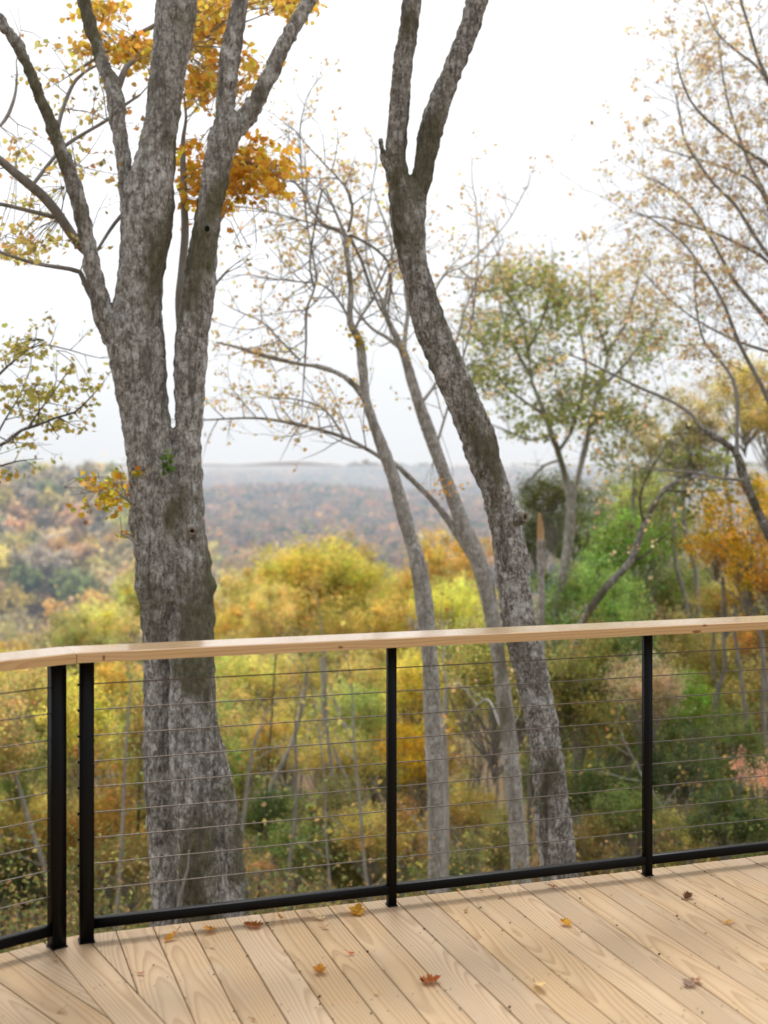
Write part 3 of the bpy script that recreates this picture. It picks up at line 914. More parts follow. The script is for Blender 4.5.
# ------------------------------------------------------------------ slender trees behind the railing
def slender(name, label, stems, thins, Z, bark, twig, leafcol, seed, nleaf, lsize, leafboxes=(), dz=None, sp=.2, lens=(.4, 1.0), level=2, tstart=.1):
    b = pt(stems[0][0][0], 468, Z); base = np.array([b[0], b[1], float(terrain(b[0], b[1])) - .2])
    t = thing(name, label, 'tree', base)
    np.random.seed(seed)
    polys = [trace([(r[0], r[1], r[2] * .92) for r in s], Z, 0 if dz is None else dz[i], .06) for i, s in enumerate(stems)]
    trunk_mesh('trunk', polys, bark, t, base, .013, .004, .010, 30, .4)
    thins = [([(a, b, c * .78) for a, b, c in rows], d) for rows, d in thins]
    tips = limb_parts(thins, base, twig, Z, .07, 8, t, dict(spacing=sp, lens=lens, level=level, start=tstart, r=.007, wig=.3))
    tp = np.array([q[0] for q in tips])
    L = tp[rng.integers(0, len(tp), nleaf)] + rng.normal(0, .022, (nleaf, 3))
    cc = tints(nleaf, leafcol, .22, .07)
    c2 = [leaves(L - base, rng.uniform(*lsize, nleaf), cc, MAPLE, .2, .3)]
    for n, boxes, col in leafboxes:
        B = cluster(n, boxes); c2.append(leaves(B - base, rng.uniform(*lsize, n), tints(n, col, .22, .08), MAPLE, .2, .3))
    build('crown', c2, LEAF, t); sprays(base, twig, t)
    return t


slender('tree', 'slender grey tree with bare crooked limbs right behind the middle post', [
    [(441, 1060, 26), (438, 960, 23), (437, 870, 20), (436.5, 820, 18), (433, 720, 19), (429, 650, 17), (425, 610, 20), (418, 565, 18), (411, 540, 16), (404, 515, 16), (394, 480, 14), (384, 452, 14), (374, 425, 12), (366, 400, 11), (363, 370, 10), (359, 340, 9), (350, 322, 8), (351, 290, 7), (348, 262, 7), (346, 236, 6)],
    [(362, 395, 9), (355, 386, 7), (343, 376, 6), (330, 370, 5.5), (316, 366, 5), (300, 364, 4.5), (262, 355, 4), (240, 348, 3.5), (215, 342, 3)],
], [
    ([(384, 460, 6), (372, 452, 5), (345, 438, 5), (320, 430, 4.5), (280, 421, 4), (250, 418, 3), (205, 420, 2)], .9),
    ([(346, 238, 5), (340, 230, 4.5), (325, 225, 4), (312, 210, 4), (305, 195, 3.5), (292, 180, 3), (275, 172, 2.5)], .8),
    ([(348, 232, 4), (352, 215, 3.5), (350, 195, 3), (338, 178, 2.5), (325, 165, 2)], -.4),
    ([(347, 236, 4), (335, 230, 3), (300, 220, 2.5), (262, 210, 2), (230, 205, 1.5)], 1.2),
    ([(349, 235, 4), (362, 262, 3.5), (372, 290, 3), (382, 312, 3)], .5),
    ([(350, 235, 4), (370, 245, 3.5), (388, 262, 3.5), (391, 285, 3.5), (389, 300, 3)], .6),
    ([(346, 236, 4), (330, 200, 3), (322, 190, 3), (310, 260, 3), (314, 290, 2.5), (306, 310, 2.5), (306, 340, 2.5), (305, 362, 2.5)], .5),
    ([(306, 345, 3), (307, 310, 3), (316, 278, 2.5), (308, 230, 2.5), (302, 175, 2), (300, 130, 2), (306, 100, 1.5)], .9),
    ([(350, 320, 4), (338, 300, 3), (322, 285, 2.5), (300, 282, 2), (268, 278, 2)], .8),
    ([(352, 335, 4), (362, 315, 3.5), (372, 300, 3), (390, 260, 2.5), (398, 240, 2)], .3),
    ([(300, 360, 3), (280, 340, 2.5), (262, 322, 2), (240, 312, 1.5)], .6),
    ([(345, 438, 3), (325, 410, 2.5), (300, 400, 2), (275, 398, 1.5)], .7),
], 12.0, BARK_PALE, TWIG, (.78, .57, .33), 5, 1500, (.02, .05),
    [(36, [(350, 330, 5, 11, 11.9, 1)], (.62, .48, .06)), (520, [(300, 250, 45, 55, 12.6, 1), (345, 180, 30, 30, 12.5, .8), (265, 345, 40, 20, 12.6, 1), (320, 400, 35, 14, 12.6, .8), (245, 395, 20, 14, 12.6, .5)], (.78, .57, .33))], [0, .5], .11, (.35, .9))

slender('tree', 'pale grey leaning tree with two joined stems between the slender tree and dark trunk', [
    [(530, 1070, 28), (525, 960, 24), (521, 880, 22), (517, 820, 19), (508, 730, 17), (499, 660, 16), (492, 615, 17), (480, 565, 18), (465, 530, 17), (452, 495, 15), (441, 465, 14), (432, 440, 13), (423, 415, 13), (413, 385, 12), (406, 360, 10), (400, 345, 9), (388, 320, 7), (381, 298, 6)],
    [(478, 565, 12), (466, 548, 9), (448, 520, 8), (432, 500, 7.5), (410, 478, 7), (395, 464, 6), (384, 457, 5)],
], [
    ([(404, 358, 7), (405, 335, 6), (408, 310, 5), (405, 290, 4), (408, 270, 3)], .5),
    ([(400, 348, 6), (388, 338, 5), (374, 330, 4), (362, 318, 3.5), (352, 305, 3)], .5),
    ([(384, 312, 5), (388, 285, 4), (392, 255, 3.5), (390, 235, 3), (380, 210, 2)], .4),
    ([(420, 405, 5), (438, 380, 3.5), (455, 345, 3), (465, 310, 2.5), (480, 275, 2), (500, 250, 1.5)], .8),
    ([(435, 450, 4), (450, 400, 3), (470, 330, 2.5), (478, 260, 2), (476, 200, 1.5)], 1.0),
    ([(430, 300, 3), (445, 275, 2.5), (470, 262, 2), (505, 225, 1.5), (520, 200, 1.5)], 1.0),
    ([(382, 300, 4), (372, 280, 3), (366, 250, 2.5), (368, 215, 2), (375, 170, 1.5)], .6),
    ([(512, 740, 5), (500, 725, 4), (488, 700, 3), (470, 712, 2.5)], .8),
], 13.0, BARK_PALE, TWIG_PALE, (.78, .58, .34), 11, 700, (.02, .05),
    [(60, [(440, 485, 12, 10, 13.1, 1)], (.70, .40, .12)), (220, [(480, 280, 26, 30, 14, 1), (455, 250, 20, 40, 14, .7)], (.64, .47, .25))], [0, .2], .2, (.4, .9))

# branch reaching in from the left edge with olive leaves
slender('tree', 'small tree reaching in at the left edge with drooping olive yellow leaves', [
    [(-120, 1000, 24), (-116, 850, 22), (-105, 700, 20), (-90, 580, 18), (-70, 520, 14), (-40, 472, 8), (-12, 452, 5), (8, 441, 4.5), (22, 430, 4), (38, 424, 3.5), (58, 417, 3)],
], [
    ([(22, 430, 4), (38, 425, 3.5), (58, 417, 3), (75, 412, 2.5), (90, 398, 2)], .3),
    ([(28, 428, 3), (40, 410, 2.5), (52, 395, 2), (62, 380, 1.5)], .3),
    ([(-40, 472, 6), (-30, 420, 5), (-10, 385, 4), (15, 360, 3), (40, 345, 2), (70, 350, 1.5)], .5),
    ([(-12, 452, 3), (5, 420, 2.5), (20, 395, 2), (30, 370, 1.5)], .4),
    ([(-40, 472, 5), (-20, 468, 3), (0, 466, 2.5), (14, 462, 2)], .2),
], 9.5, BARK_DARK, TWIG_DARK, (.50, .43, .15), 21, 260, (.025, .05),
    [(420, [(15, 352, 18, 16, 9.6, 1), (20, 395, 26, 16, 9.6, 1.2), (45, 385, 20, 20, 9.6, .8), (80, 390, 12, 18, 9.7, .6), (45, 420, 24, 10, 9.5, .7), (35, 345, 30, 20, 9.9, .4)], (.48, .43, .14)),
     (40, [(5, 468, 8, 5, 9.4, 1), (10, 440, 10, 8, 9.4, .4)], (.50, .38, .07))], None, .14, (.2, .5))

# ------------------------------------------------------------------ the big thin-leaved tree at the right edge
ZK = 14.0
b = pt(815, 468, ZK); baseK = np.array([b[0], b[1], float(terrain(b[0], b[1])) - .2])
tk = thing('tree', 'wide tree of fine dark limbs with sparse peach orange leaves at the right edge', 'tree', baseK)
np.random.seed(8)
kst = [[(835, 1000, 40), (830, 850, 36), (818, 700, 33), (806, 600, 30), (800, 520, 27), (802, 430, 24), (806, 340, 20), (806, 250, 17), (800, 160, 14), (790, 60, 11), (780, -60, 8), (770, -180, 4)],
       [(808, 610, 18), (786, 565, 12), (768, 532, 10), (755, 505, 9), (744, 478, 9), (737, 455, 8), (728, 445, 7), (704, 430, 6.5)]]
polysK = [trace(s, ZK, 0 if i == 0 else -.6, .08) for i, s in enumerate(kst)]
trunk_mesh('trunk', polysK, BARK_DARK, tk, baseK, .018, .005, .012, 26, .4)
limbs = [
    ([(704, 430, 6), (690, 413, 5), (669, 400, 5), (645, 390, 4.5), (624, 380, 4), (600, 368, 3.5), (584, 360, 3), (560, 352, 2)], .6, -.6),
    ([(737, 455, 7), (737, 425, 6), (737, 400, 6), (733, 380, 5), (722, 363, 4.5), (706, 345, 4), (698, 320, 3), (694, 280, 2)], .4, -.6),
    ([(744, 480, 5), (720, 478, 4), (690, 472, 3.5), (660, 470, 3), (630, 466, 2)], .5, -.6),
    ([(803, 420, 12), (785, 350, 9), (768, 322, 8), (750, 300, 7), (734, 280, 6), (720, 255, 5), (709, 235, 4.5), (697, 215, 4), (684, 200, 3.5), (664, 185, 3), (644, 176, 2)], .8, 0),
    ([(806, 330, 12), (790, 275, 9), (768, 255, 7), (750, 228, 6), (735, 205, 5), (715, 185, 4.5), (700, 165, 4), (685, 140, 3.5), (676, 95, 2.5)], .3, 0),
    ([(805, 290, 10), (785, 185, 8), (768, 165, 6), (745, 150, 5), (725, 135, 4.5), (705, 118, 4), (690, 100, 3.5), (680, 75, 3), (676, 55, 2)], -.4, 0),
    ([(804, 230, 10), (785, 110, 8), (768, 80, 6.5), (757, 55, 5), (750, 30, 4.5), (742, 5, 4), (735, -25, 3)], -.5, 0),
    ([(800, 200, 9), (790, 130, 7), (772, 90, 5), (755, 65, 4), (735, 50, 3.5), (715, 30, 3), (705, 5, 2)], .6, 0),
    ([(803, 400, 10), (785, 300, 8), (768, 262, 6), (740, 245, 5), (712, 232, 4), (690, 226, 3.5), (665, 218, 3), (640, 216, 2)], 1.0, 0),
    ([(800, 500, 10), (770, 405, 7), (740, 345, 6), (722, 300, 5), (700, 265, 4), (680, 240, 3), (650, 218, 2.5), (632, 212, 2)], .2, -.4),
    ([(806, 320, 8), (780, 245, 6), (760, 190, 4.5), (730, 170, 4), (700, 160, 3), (665, 150, 2)], 1.1, 0),
    ([(802, 300, 8), (775, 215, 6), (750, 165, 5), (730, 110, 4), (722, 70, 3), (718, 30, 2)], .9, 0),
    ([(804, 360, 7), (770, 352, 5), (735, 340, 4), (700, 322, 3), (670, 300, 2.5), (645, 275, 2)], .9, .3),
]
limbs = [([(a, b, c * .68) for a, b, c in rows], dz, z0) for rows, dz, z0 in limbs]
tips = limb_parts(limbs, baseK, TWIG, ZK, .1, 8, tk, dict(spacing=.062, lens=(.5, 1.3), level=2, start=.2, r=.0032, wig=.22, seg=.14, kids=1.15, up=.035))
tp = np.array([q[0] for q in tips])
nl = 7600
ci = rng.integers(0, len(tp), nl // 4)
L = np.repeat(tp[ci], 4, 0) + rng.normal(0, .028, (len(ci) * 4, 3))
cc = tints(len(L), (.80, .58, .37), .25, .08)
build('crown', [leaves(L - baseK, rng.uniform(.02, .048, len(L)), cc, MAPLE, .2, .3)], LEAF, tk); sprays(baseK, TWIG, tk)
print('hero leaves', len(tp))


# ------------------------------------------------------------------ forest trees: prototypes
def proto_crown(n, clumps, size, flat_=.85, gaps=.5, seed=0, round_=True):
    """unit crown centred on the origin: leaf clumps on limbs that fork from below"""
    r = np.random.default_rng(seed)
    nl = 7
    lob = []
    for q in range(nl):
        a = q * 2.399 + r.uniform(-.5, .5); rr = r.uniform(.25, .62) if q else .1
        lob.append((np.array([math.cos(a) * rr, math.sin(a) * rr, (r.uniform(-.5, .5) if q else .5) * flat_]), r.uniform(.34, .56)))
    cs = []
    while len(cs) < clumps:
        c0, lr = lob[r.integers(0, nl)]
        v = r.normal(size=3); v /= np.linalg.norm(v); v[2] = v[2] * 1.0 + .05
        cs.append(c0 + v * lr * r.uniform(.55, 1.12))
    cs = np.array(cs)
    w = r.uniform(.2, 1.0, clumps); w /= w.sum()
    m = r.multinomial(n, w)
    P, T = [], []
    for c, k in zip(cs, m):
        s = r.uniform(.045, .125)
        P.append(c + r.normal(size=(k, 3)) * s * np.array([1, 1, 1.0]) * np.where(r.random((k, 1)) < .14, 2.2, 1))
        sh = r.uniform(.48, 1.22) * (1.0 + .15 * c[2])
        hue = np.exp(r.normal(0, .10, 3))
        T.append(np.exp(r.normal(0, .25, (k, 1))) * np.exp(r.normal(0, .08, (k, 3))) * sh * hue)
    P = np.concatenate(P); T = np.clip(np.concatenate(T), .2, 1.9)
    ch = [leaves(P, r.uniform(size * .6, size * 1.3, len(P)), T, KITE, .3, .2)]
    tb = []
    foot = np.array([0, 0, -1.25])
    for c in cs[::4]:
        z0 = r.uniform(-1.15, -.35)
        st_ = np.array([0, 0, z0]); mid = st_ * .5 + c * .5 + np.array([0, 0, -.10]) + r.normal(0, .07, 3)
        Q = np.array([[*st_, .017], [*(st_ * .75 + mid * .25 + r.normal(0, .02, 3)), .015], [*mid, .011], [*((mid + c) / 2 + r.normal(0, .05, 3)), .007], [*c, .003]])
        tb += tube(resample(Q, .12), 5, False)
    Q = np.array([[0, 0, -1.0, .026], [.02, .01, -.5, .022], [-.02, .02, 0, .015], [.03, -.02, .5 * flat_, .006]])
    tb += tube(resample(Q, .12), 6, False)
    return ch, tb


PROT = []
for i, (n, cl, sz, fl) in enumerate([(9500, 120, .046, .95), (8000, 90, .048, 1.15), (9500, 140, .044, .8), (6000, 80, .050, 1.0), (10500, 130, .046, 1.3), (1500, 45, .06, .9)]):
    a, b_ = proto_crown(n, cl, sz, fl, seed=100 + i)
    oc = build('crown', a, LEAF); ol = build('limbs', b_, TWIG, None, True)
    PROT.append((oc, ol))
# unit trunk: height 1, radius 1 at the foot, slightly bent
tr = []
for s in range(3):
    r = np.random.default_rng(50 + s)
    z = np.linspace(0, 1, 14); bend = np.cumsum(r.normal(0, .010, (14, 2)), 0)
    Pp = np.stack([bend[:, 0], bend[:, 1], z, 1.0 - .58 * z + .5 * np.exp(-z * 14)], 1)
    tr.append(Pp)
def proto_trunk(Pp, r0, h):
    Q = Pp.copy(); Q[:, :2] *= h; Q[:, 2] *= h; Q[:, 3] *= r0
    return tube(Q, 9, False)
TRUNKS = [build('trunk', proto_trunk(tr[s], .012, 1.0), TWIG if s else TWIG_PALE, None, True) for s in range(3)]
for oc, ol in PROT: C.objects.unlink(oc); C.objects.unlink(ol)
for o in TRUNKS: C.objects.unlink(o)

COLS = {
    'yellow': (.76, .64, .16), 'pale yellow': (.76, .66, .28), 'olive': (.46, .43, .17), 'green': (.31, .40, .14), 'dark green': (.19, .25, .105),
    'orange': (.78, .54, .17), 'rust': (.58, .40, .26), 'tan': (.60, .52, .32), 'grey brown': (.48, .43, .385), 'red': (.52, .26, .14),
    'yellow green': (.58, .58, .20), 'golden': (.74, .62, .20), 'bright orange': (.92, .58, .09), 'peach': (.74, .53, .36),
}
pending = []     # (thing, phrase, px) -> labels made unique at the end


def forest_tree(name, cat, px, py, Z, r, colname, proto=None, sq=1.0, phrase='', group=None, col=None, bare=False, trunk_r=1.0, wide=1.0):
    c = pt(px, py, Z); g = float(terrain(c[0], c[1])) - .25
    t = thing(name, '', cat, (c[0], c[1], g), group)
    k = random.randrange(5) if proto is None else proto
    oc = dupe(PROT[k][0], t); h = c[2] - g
    a = random.uniform(0, 6.28)
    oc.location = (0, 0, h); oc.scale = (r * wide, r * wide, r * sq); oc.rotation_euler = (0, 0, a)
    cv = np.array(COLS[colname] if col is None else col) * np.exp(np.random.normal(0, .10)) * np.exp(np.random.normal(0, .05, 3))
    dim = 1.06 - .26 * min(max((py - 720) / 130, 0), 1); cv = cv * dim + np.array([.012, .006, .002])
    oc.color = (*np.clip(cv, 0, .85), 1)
    ol = dupe(PROT[k][1], t); ol.location = oc.location; ol.scale = oc.scale; ol.rotation_euler = oc.rotation_euler
    hb_ = max(h - r * sq * .9, .3)
    ot = dupe(random.choice(TRUNKS), t)
    rr = max(r * 1.0, hb_ * .35) * 2.2 * trunk_r
    ot.scale = (rr, rr, hb_)
    pending.append((t, phrase or f'{colname} leaved {cat}', px, py, Z))
    return t


def where(px, py):
    if py < 655:
        if px < 145: return 'above handrail left of twin trunk'
        if px < 400: return 'above handrail between twin trunk and slender tree'
        if px < 540: return 'above handrail between slender tree and dark trunk'
        return 'above handrail right of dark leaning trunk'
    if px < 60: return 'behind left railing panel'
    if px < 190: return 'behind cables left of twin trunk'
    if px < 388: return 'behind cables between twin trunk and middle post'
    if px < 520: return 'behind cables right of middle post'
    if px < 645: return 'behind cables between dark trunk and right post'
    return 'behind cables right of right post'


np.random.seed(17); random.seed(17)
GT = 'autumn trees growing down the slope below the deck'
named = [
    # px, py, Z, r, colour, squash
    (340, 600, 57, 2.3, 'yellow', .85, (0.74, 0.63, 0.18)), (295, 578, 59, 2.0, 'yellow', .85, (0.74, 0.63, 0.18)), (270, 606, 57, 2.0, 'yellow', .9, (.72, .63, .18)), (368, 606, 57, 2.2, 'yellow', .9, (.72, .62, .18)), (322, 626, 55, 2.7, 'yellow', .8, (.70, .60, .18)), (318, 594, 58, 3.5, 'yellow', .90, (0.74, 0.63, 0.18)), (352, 565, 60, 1.9, 'yellow', .9, (0.74, 0.63, 0.18)), (286, 600, 59, 1.9, 'yellow green', .9, (0.74, 0.63, 0.18)),
    (236, 606, 48, 1.5, 'pale yellow', 1, None), (262, 628, 44, 1.5, 'pale yellow', .9, None), (225, 640, 40, 1.3, 'yellow green', 1, (0.72, 0.68, 0.22)),
    (100, 640, 45, 1.7, 'pale yellow', .8, None), (132, 612, 50, 1.6, 'pale yellow', .9, (0.75, 0.65, 0.25)), (75, 662, 42, 1.6, 'olive', .9, None),
    (430, 580, 46, 1.6, 'golden', 1, None), (468, 560, 52, 1.6, 'yellow', .9, (0.82, 0.58, 0.14)), (405, 605, 48, 1.6, 'golden', .9, None), (450, 618, 40, 1.5, 'yellow', 1, None), (480, 610, 44, 1.5, 'golden', 1, None),
    (385, 640, 40, 1.5, 'golden', 1, None), (345, 648, 40, 1.5, 'tan', 1, (0.51, 0.42, 0.13)),
    (628, 560, 25, 1.25, 'green', 1.0, (0.27, 0.36, 0.12)), (655, 520, 27, 1.0, 'yellow green', 1.1, (0.44, 0.49, 0.16)), (600, 600, 24, 1.05, 'green', 1, None), (665, 600, 26, 1.1, 'yellow green', .9, (0.38, 0.43, 0.16)),
    (582, 545, 27, .95, 'dark green', 1.1, None), (552, 505, 23, .8, 'dark green', 1.0, (0.16, 0.20, 0.10)), (536, 545, 24, .7, 'dark green', 1.0, (0.16, 0.20, 0.10)), (625, 500, 30, 1.0, 'yellow green', 1, (0.46, 0.51, 0.17)),
    (560, 620, 22, .9, 'green', 1, None), (690, 585, 28, 1.0, 'olive', 1, (0.42, 0.42, 0.20)), (612, 640, 22, .95, 'green', 1, None), (655, 650, 22, .9, 'olive', .9, None),
    (748, 545, 19, .95, 'bright orange', 1.05, None), (765, 505, 19.5, .55, 'bright orange', 1, None), (716, 556, 19.5, .6, 'bright orange', .6, None), (775, 590, 19, .6, 'bright orange', .9, (0.86, 0.49, 0.12)), (725, 605, 20, .6, 'golden', .8, (0.65, 0.51, 0.20)),
    (745, 405, 22, .8, 'olive', 1.0, (.60, .53, .2)), (775, 430, 21, .8, 'olive', 1, (.58, .48, .18)), (700, 418, 25, .9, 'olive', .9, (0.60, 0.55, 0.27)), (690, 460, 25, .9, 'green', .8, (0.32, 0.35, 0.17)), (650, 445, 26, .7, 'olive', .8, (0.56, 0.51, 0.25)),
    (20, 690, 30, 1.0, 'orange', 1, (0.63, 0.37, 0.13)), (45, 720, 27, .9, 'golden', 1, None), (15, 750, 25, .9, 'olive', 1, (0.44, 0.40, 0.16)), (28, 830, 21, .8, 'yellow', 1, None), (5, 880, 19, .8, 'dark green', 1, None), (45, 800, 23, .8, 'olive', 1, None),
    (112, 700, 26, 1.0, 'yellow', 1, (0.75, 0.58, 0.16)), (125, 770, 22, .9, 'orange', 1, (0.77, 0.51, 0.16)), (108, 840, 20, .85, 'yellow', 1, (0.70, 0.57, 0.17)), (130, 870, 17, .6, 'olive', 1, None), (150, 800, 26, 1.0, 'yellow', 1, None),
    (235, 690, 30, 1.2, 'yellow green', 1, (0.68, 0.62, 0.19)), (275, 690, 34, 1.3, 'pale yellow', 1, (0.75, 0.66, 0.22)), (240, 760, 24, .9, 'olive', 1, (0.56, 0.50, 0.19)), (285, 750, 25, .9, 'golden', .9, None), (320, 700, 36, 1.3, 'olive', 1, (0.58, 0.51, 0.20)), (360, 690, 34, 1.3, 'golden', 1, (0.70, 0.56, 0.19)),
    (250, 868, 14.5, .32, 'rust', .8, (0.68, 0.37, 0.19), 5), (225, 885, 15, .5, 'green', .8, (0.17, 0.24, 0.07)), (275, 820, 19, .65, 'dark green', 1, None), (300, 850, 17, .65, 'green', .9, None), (262, 745, 21, .55, 'orange', .9, None), (335, 830, 18, .7, 'olive', 1, None), (370, 850, 17, .6, 'golden', .9, None), (340, 770, 22, .85, 'golden', 1, (0.66, 0.52, 0.18)),
    (415, 700, 24, .9, 'yellow', 1, None), (420, 770, 21, .8, 'yellow', 1, (0.72, 0.49, 0.06)), (405, 840, 18, .65, 'orange', 1, (0.75, 0.51, 0.14)), (470, 690, 26, .9, 'yellow', 1, None), (478, 745, 20, .6, 'tan', 1.2, (0.75, 0.63, 0.40), 5), (470, 820, 18, .65, 'golden', 1, None), (450, 870, 15, .5, 'green', .8, None), (500, 850, 16, .5, 'olive', 1, None),
    (590, 690, 20, .8, 'green', 1, None), (615, 740, 18, .75, 'olive', 1, None), (600, 800, 17, .7, 'dark green', 1, None), (585, 850, 15, .5, 'olive', .9, (0.37, 0.31, 0.11)), (630, 830, 16, .6, 'green', .9, None), (560, 690, 19, .6, 'dark green', 1, None), (625, 690, 22, .85, 'olive', .9, None),
    (690, 715, 20, .6, 'green', 1, (0.33, 0.46, 0.12)), (720, 680, 22, .9, 'olive', 1, (0.51, 0.45, 0.17)), (755, 690, 21, .7, 'olive', 1, None), (680, 780, 17, .7, 'dark green', 1, None), (735, 760, 18, .65, 'green', 1, None), (725, 825, 13.5, .55, 'green', .7, (0.17, 0.23, 0.08)), (757, 775, 14, .42, 'peach', .9, (0.86, 0.58, 0.40), 5), (690, 840, 15, .5, 'olive', .8, None), (765, 840, 14, .5, 'green', .8, None), (755, 640, 21, .6, 'orange', .8, None), (690, 660, 24, .8, 'golden', .8, (0.51, 0.40, 0.13)),
]
for nt_ in named:
    px, py, Z, r, cn, sq, col = nt_[:7]
    small = Z < 18.5 and py > 740
    forest_tree('shrub' if small else 'slope_tree', 'shrub' if small else 'tree', px, py, Z, r, cn, nt_[7] if len(nt_) > 7 else None, sq, f'{cn} {"shrub" if small else "tree"} {where(px, py)}', 'shrubs below the deck' if small else GT, col)

# filler trees between and behind them
def fill_col(px, py):
    if px < 140: return ['yellow', 'olive', 'golden', 'golden', 'green', 'pale yellow', 'yellow', 'tan']
    if px < 400: return ['pale yellow', 'yellow', 'olive', 'golden', 'yellow green', 'olive', 'tan'] if py < 720 else ['olive', 'dark green', 'olive', 'green', 'golden', 'yellow', 'yellow green', 'green', 'olive', 'olive']
    if px < 540: return ['yellow', 'golden', 'yellow', 'olive', 'tan', 'olive'] if py < 780 else ['olive', 'dark green', 'golden', 'green', 'yellow']
    return ['green', 'dark green', 'olive', 'yellow green', 'olive', 'golden', 'tan']
cnt = 0; tries = 0
while cnt < 105 and tries < 6000:
    tries += 1
    px = random.uniform(-60, 830); py = random.uniform(610, 905); Z = random.uniform(17, 130) ** 1.0
    Z = 17 * (130 / 17) ** random.random()
    top = 660 if px < 140 else 640 if px < 400 else 590 if px < 540 else 560
    c = pt(px, py, Z); h = c[2] - float(terrain(c[0], c[1]))
    r = min(random.uniform(.9, 1.5) * (.35 + Z / 45), 4.2)
    if h < r * 1.1 or h > 17 or py - r / Z * F < top - 20: continue
    cn = random.choice(fill_col(px, py) + (['dark green', 'olive'] if py > 760 else []))
    forest_tree('slope_tree', 'tree', px, py, Z, r, cn, None, random.uniform(.85, 1.2), f'{cn} tree {where(px, py)}', GT)
    cnt += 1
print('filler', cnt, tries)

# ------------------------------------------------------------------ tall olive tree on the right, with orange top
ZO = 22.0
b = pt(558, 468, ZO); baseO = np.array([b[0], b[1], float(terrain(b[0], b[1])) - .3])
to = thing('tree', 'tall open crowned olive green tree with orange top leaves, right of the dark trunk', 'tree', baseO)
np.random.seed(31)
ost = [[(552, 780, 12), (555, 690, 11), (558, 605, 10), (564, 570, 10), (569, 540, 10), (571, 505, 9), (566, 480, 7), (559, 455, 6.5), (550, 430, 6), (544, 412, 5.5), (536, 392, 5), (531, 378, 4.5), (528, 350, 4), (522, 320, 3)],
       [(571, 512, 8), (576, 485, 7), (581, 465, 6.5), (586, 445, 6), (590, 425, 5.5), (599, 390, 5), (607, 360, 4), (612, 330, 3)]]
polysO = [trace(s, ZO, 0 if i == 0 else .4, .12) for i, s in enumerate(ost)]
trunk_mesh('trunk', polysO, BARK_PALE, to, baseO, .03, .006, .02, 14, .4)
ol_ = [
    ([(558, 452, 4), (572, 430, 3.5), (580, 400, 3), (586, 370, 2.5), (580, 330, 2)], .5), ([(545, 415, 4), (530, 405, 3), (512, 392, 2.5), (495, 372, 2), (482, 345, 1.5)], -.5),
    ([(530, 375, 4), (516, 350, 3), (505, 322, 2.5), (498, 295, 2)], .5), ([(528, 350, 4), (540, 325, 3), (548, 300, 2.5), (552, 275, 2)], -.5),
    ([(590, 425, 4), (606, 415, 3.5), (622, 408, 3), (638, 405, 2)], .3), ([(600, 388, 4), (620, 370, 3), (636, 350, 2.5), (652, 325, 2)], -.4),
    ([(608, 355, 4), (600, 330, 3), (592, 305, 2.5), (590, 280, 2)], .5), ([(609, 350, 3.5), (625, 325, 3), (632, 300, 2.5), (640, 275, 2)], .2), ([(524, 325, 3), (512, 300, 2.5), (502, 280, 2), (500, 265, 1.5)], -.3),
    ([(552, 435, 3), (530, 440, 2.5), (510, 432, 2), (492, 425, 1.5)], .3), ([(562, 460, 3), (545, 465, 2.5), (530, 480, 2), (515, 500, 1.5)], .2),
]
tips = limb_parts(ol_, baseO, TWIG, ZO, .15, 7, to, dict(spacing=.35, lens=(.5, 1.1), level=2, start=.2, r=.009, seg=.2))
ol_boxes = [(505, 285, 26, 20, ZO, 1), (540, 280, 24, 20, ZO, 1), (490, 330, 26, 26, ZO, 1.3), (525, 330, 26, 24, ZO, 1.2), (480, 372, 18, 20, ZO, .9), (505, 380, 22, 16, ZO, .7), (560, 310, 22, 26, ZO, .9), (590, 320, 30, 30, ZO, 1.1),
            (560, 410, 20, 20, ZO, 1.3), (600, 415, 26, 18, ZO, 1.5), (580, 385, 20, 12, ZO, .8), (630, 420, 16, 18, ZO, .8), (640, 350, 26, 28, ZO, 1.0), (615, 455, 14, 12, ZO, .5), (520, 420, 14, 18, ZO, .5), (660, 330, 18, 22, ZO, .6), (545, 365, 18, 18, ZO, .5)]
top_boxes = [(515, 270, 30, 16, ZO, 1), (590, 285, 36, 26, ZO, 1.5), (640, 300, 26, 26, ZO, 1), (465, 320, 8, 8, ZO, .3), (630, 265, 26, 18, ZO, .7), (550, 290, 26, 18, ZO, .6)]
A = cluster(8000, ol_boxes); Bx = cluster(2000, top_boxes)
A[:, 1] += rng.normal(0, .8, len(A)); Bx[:, 1] += rng.normal(0, .8, len(Bx))
build('crown', [leaves(A - baseO, rng.uniform(.05, .11, len(A)), tints(len(A), (.37, .40, .16), .30, .10), KITE, .2, .2),
                leaves(Bx - baseO, rng.uniform(.045, .10, len(Bx)), tints(len(Bx), (.66, .50, .24), .25, .10), KITE, .2, .2)], LEAF, to); sprays(baseO, TWIG, to)

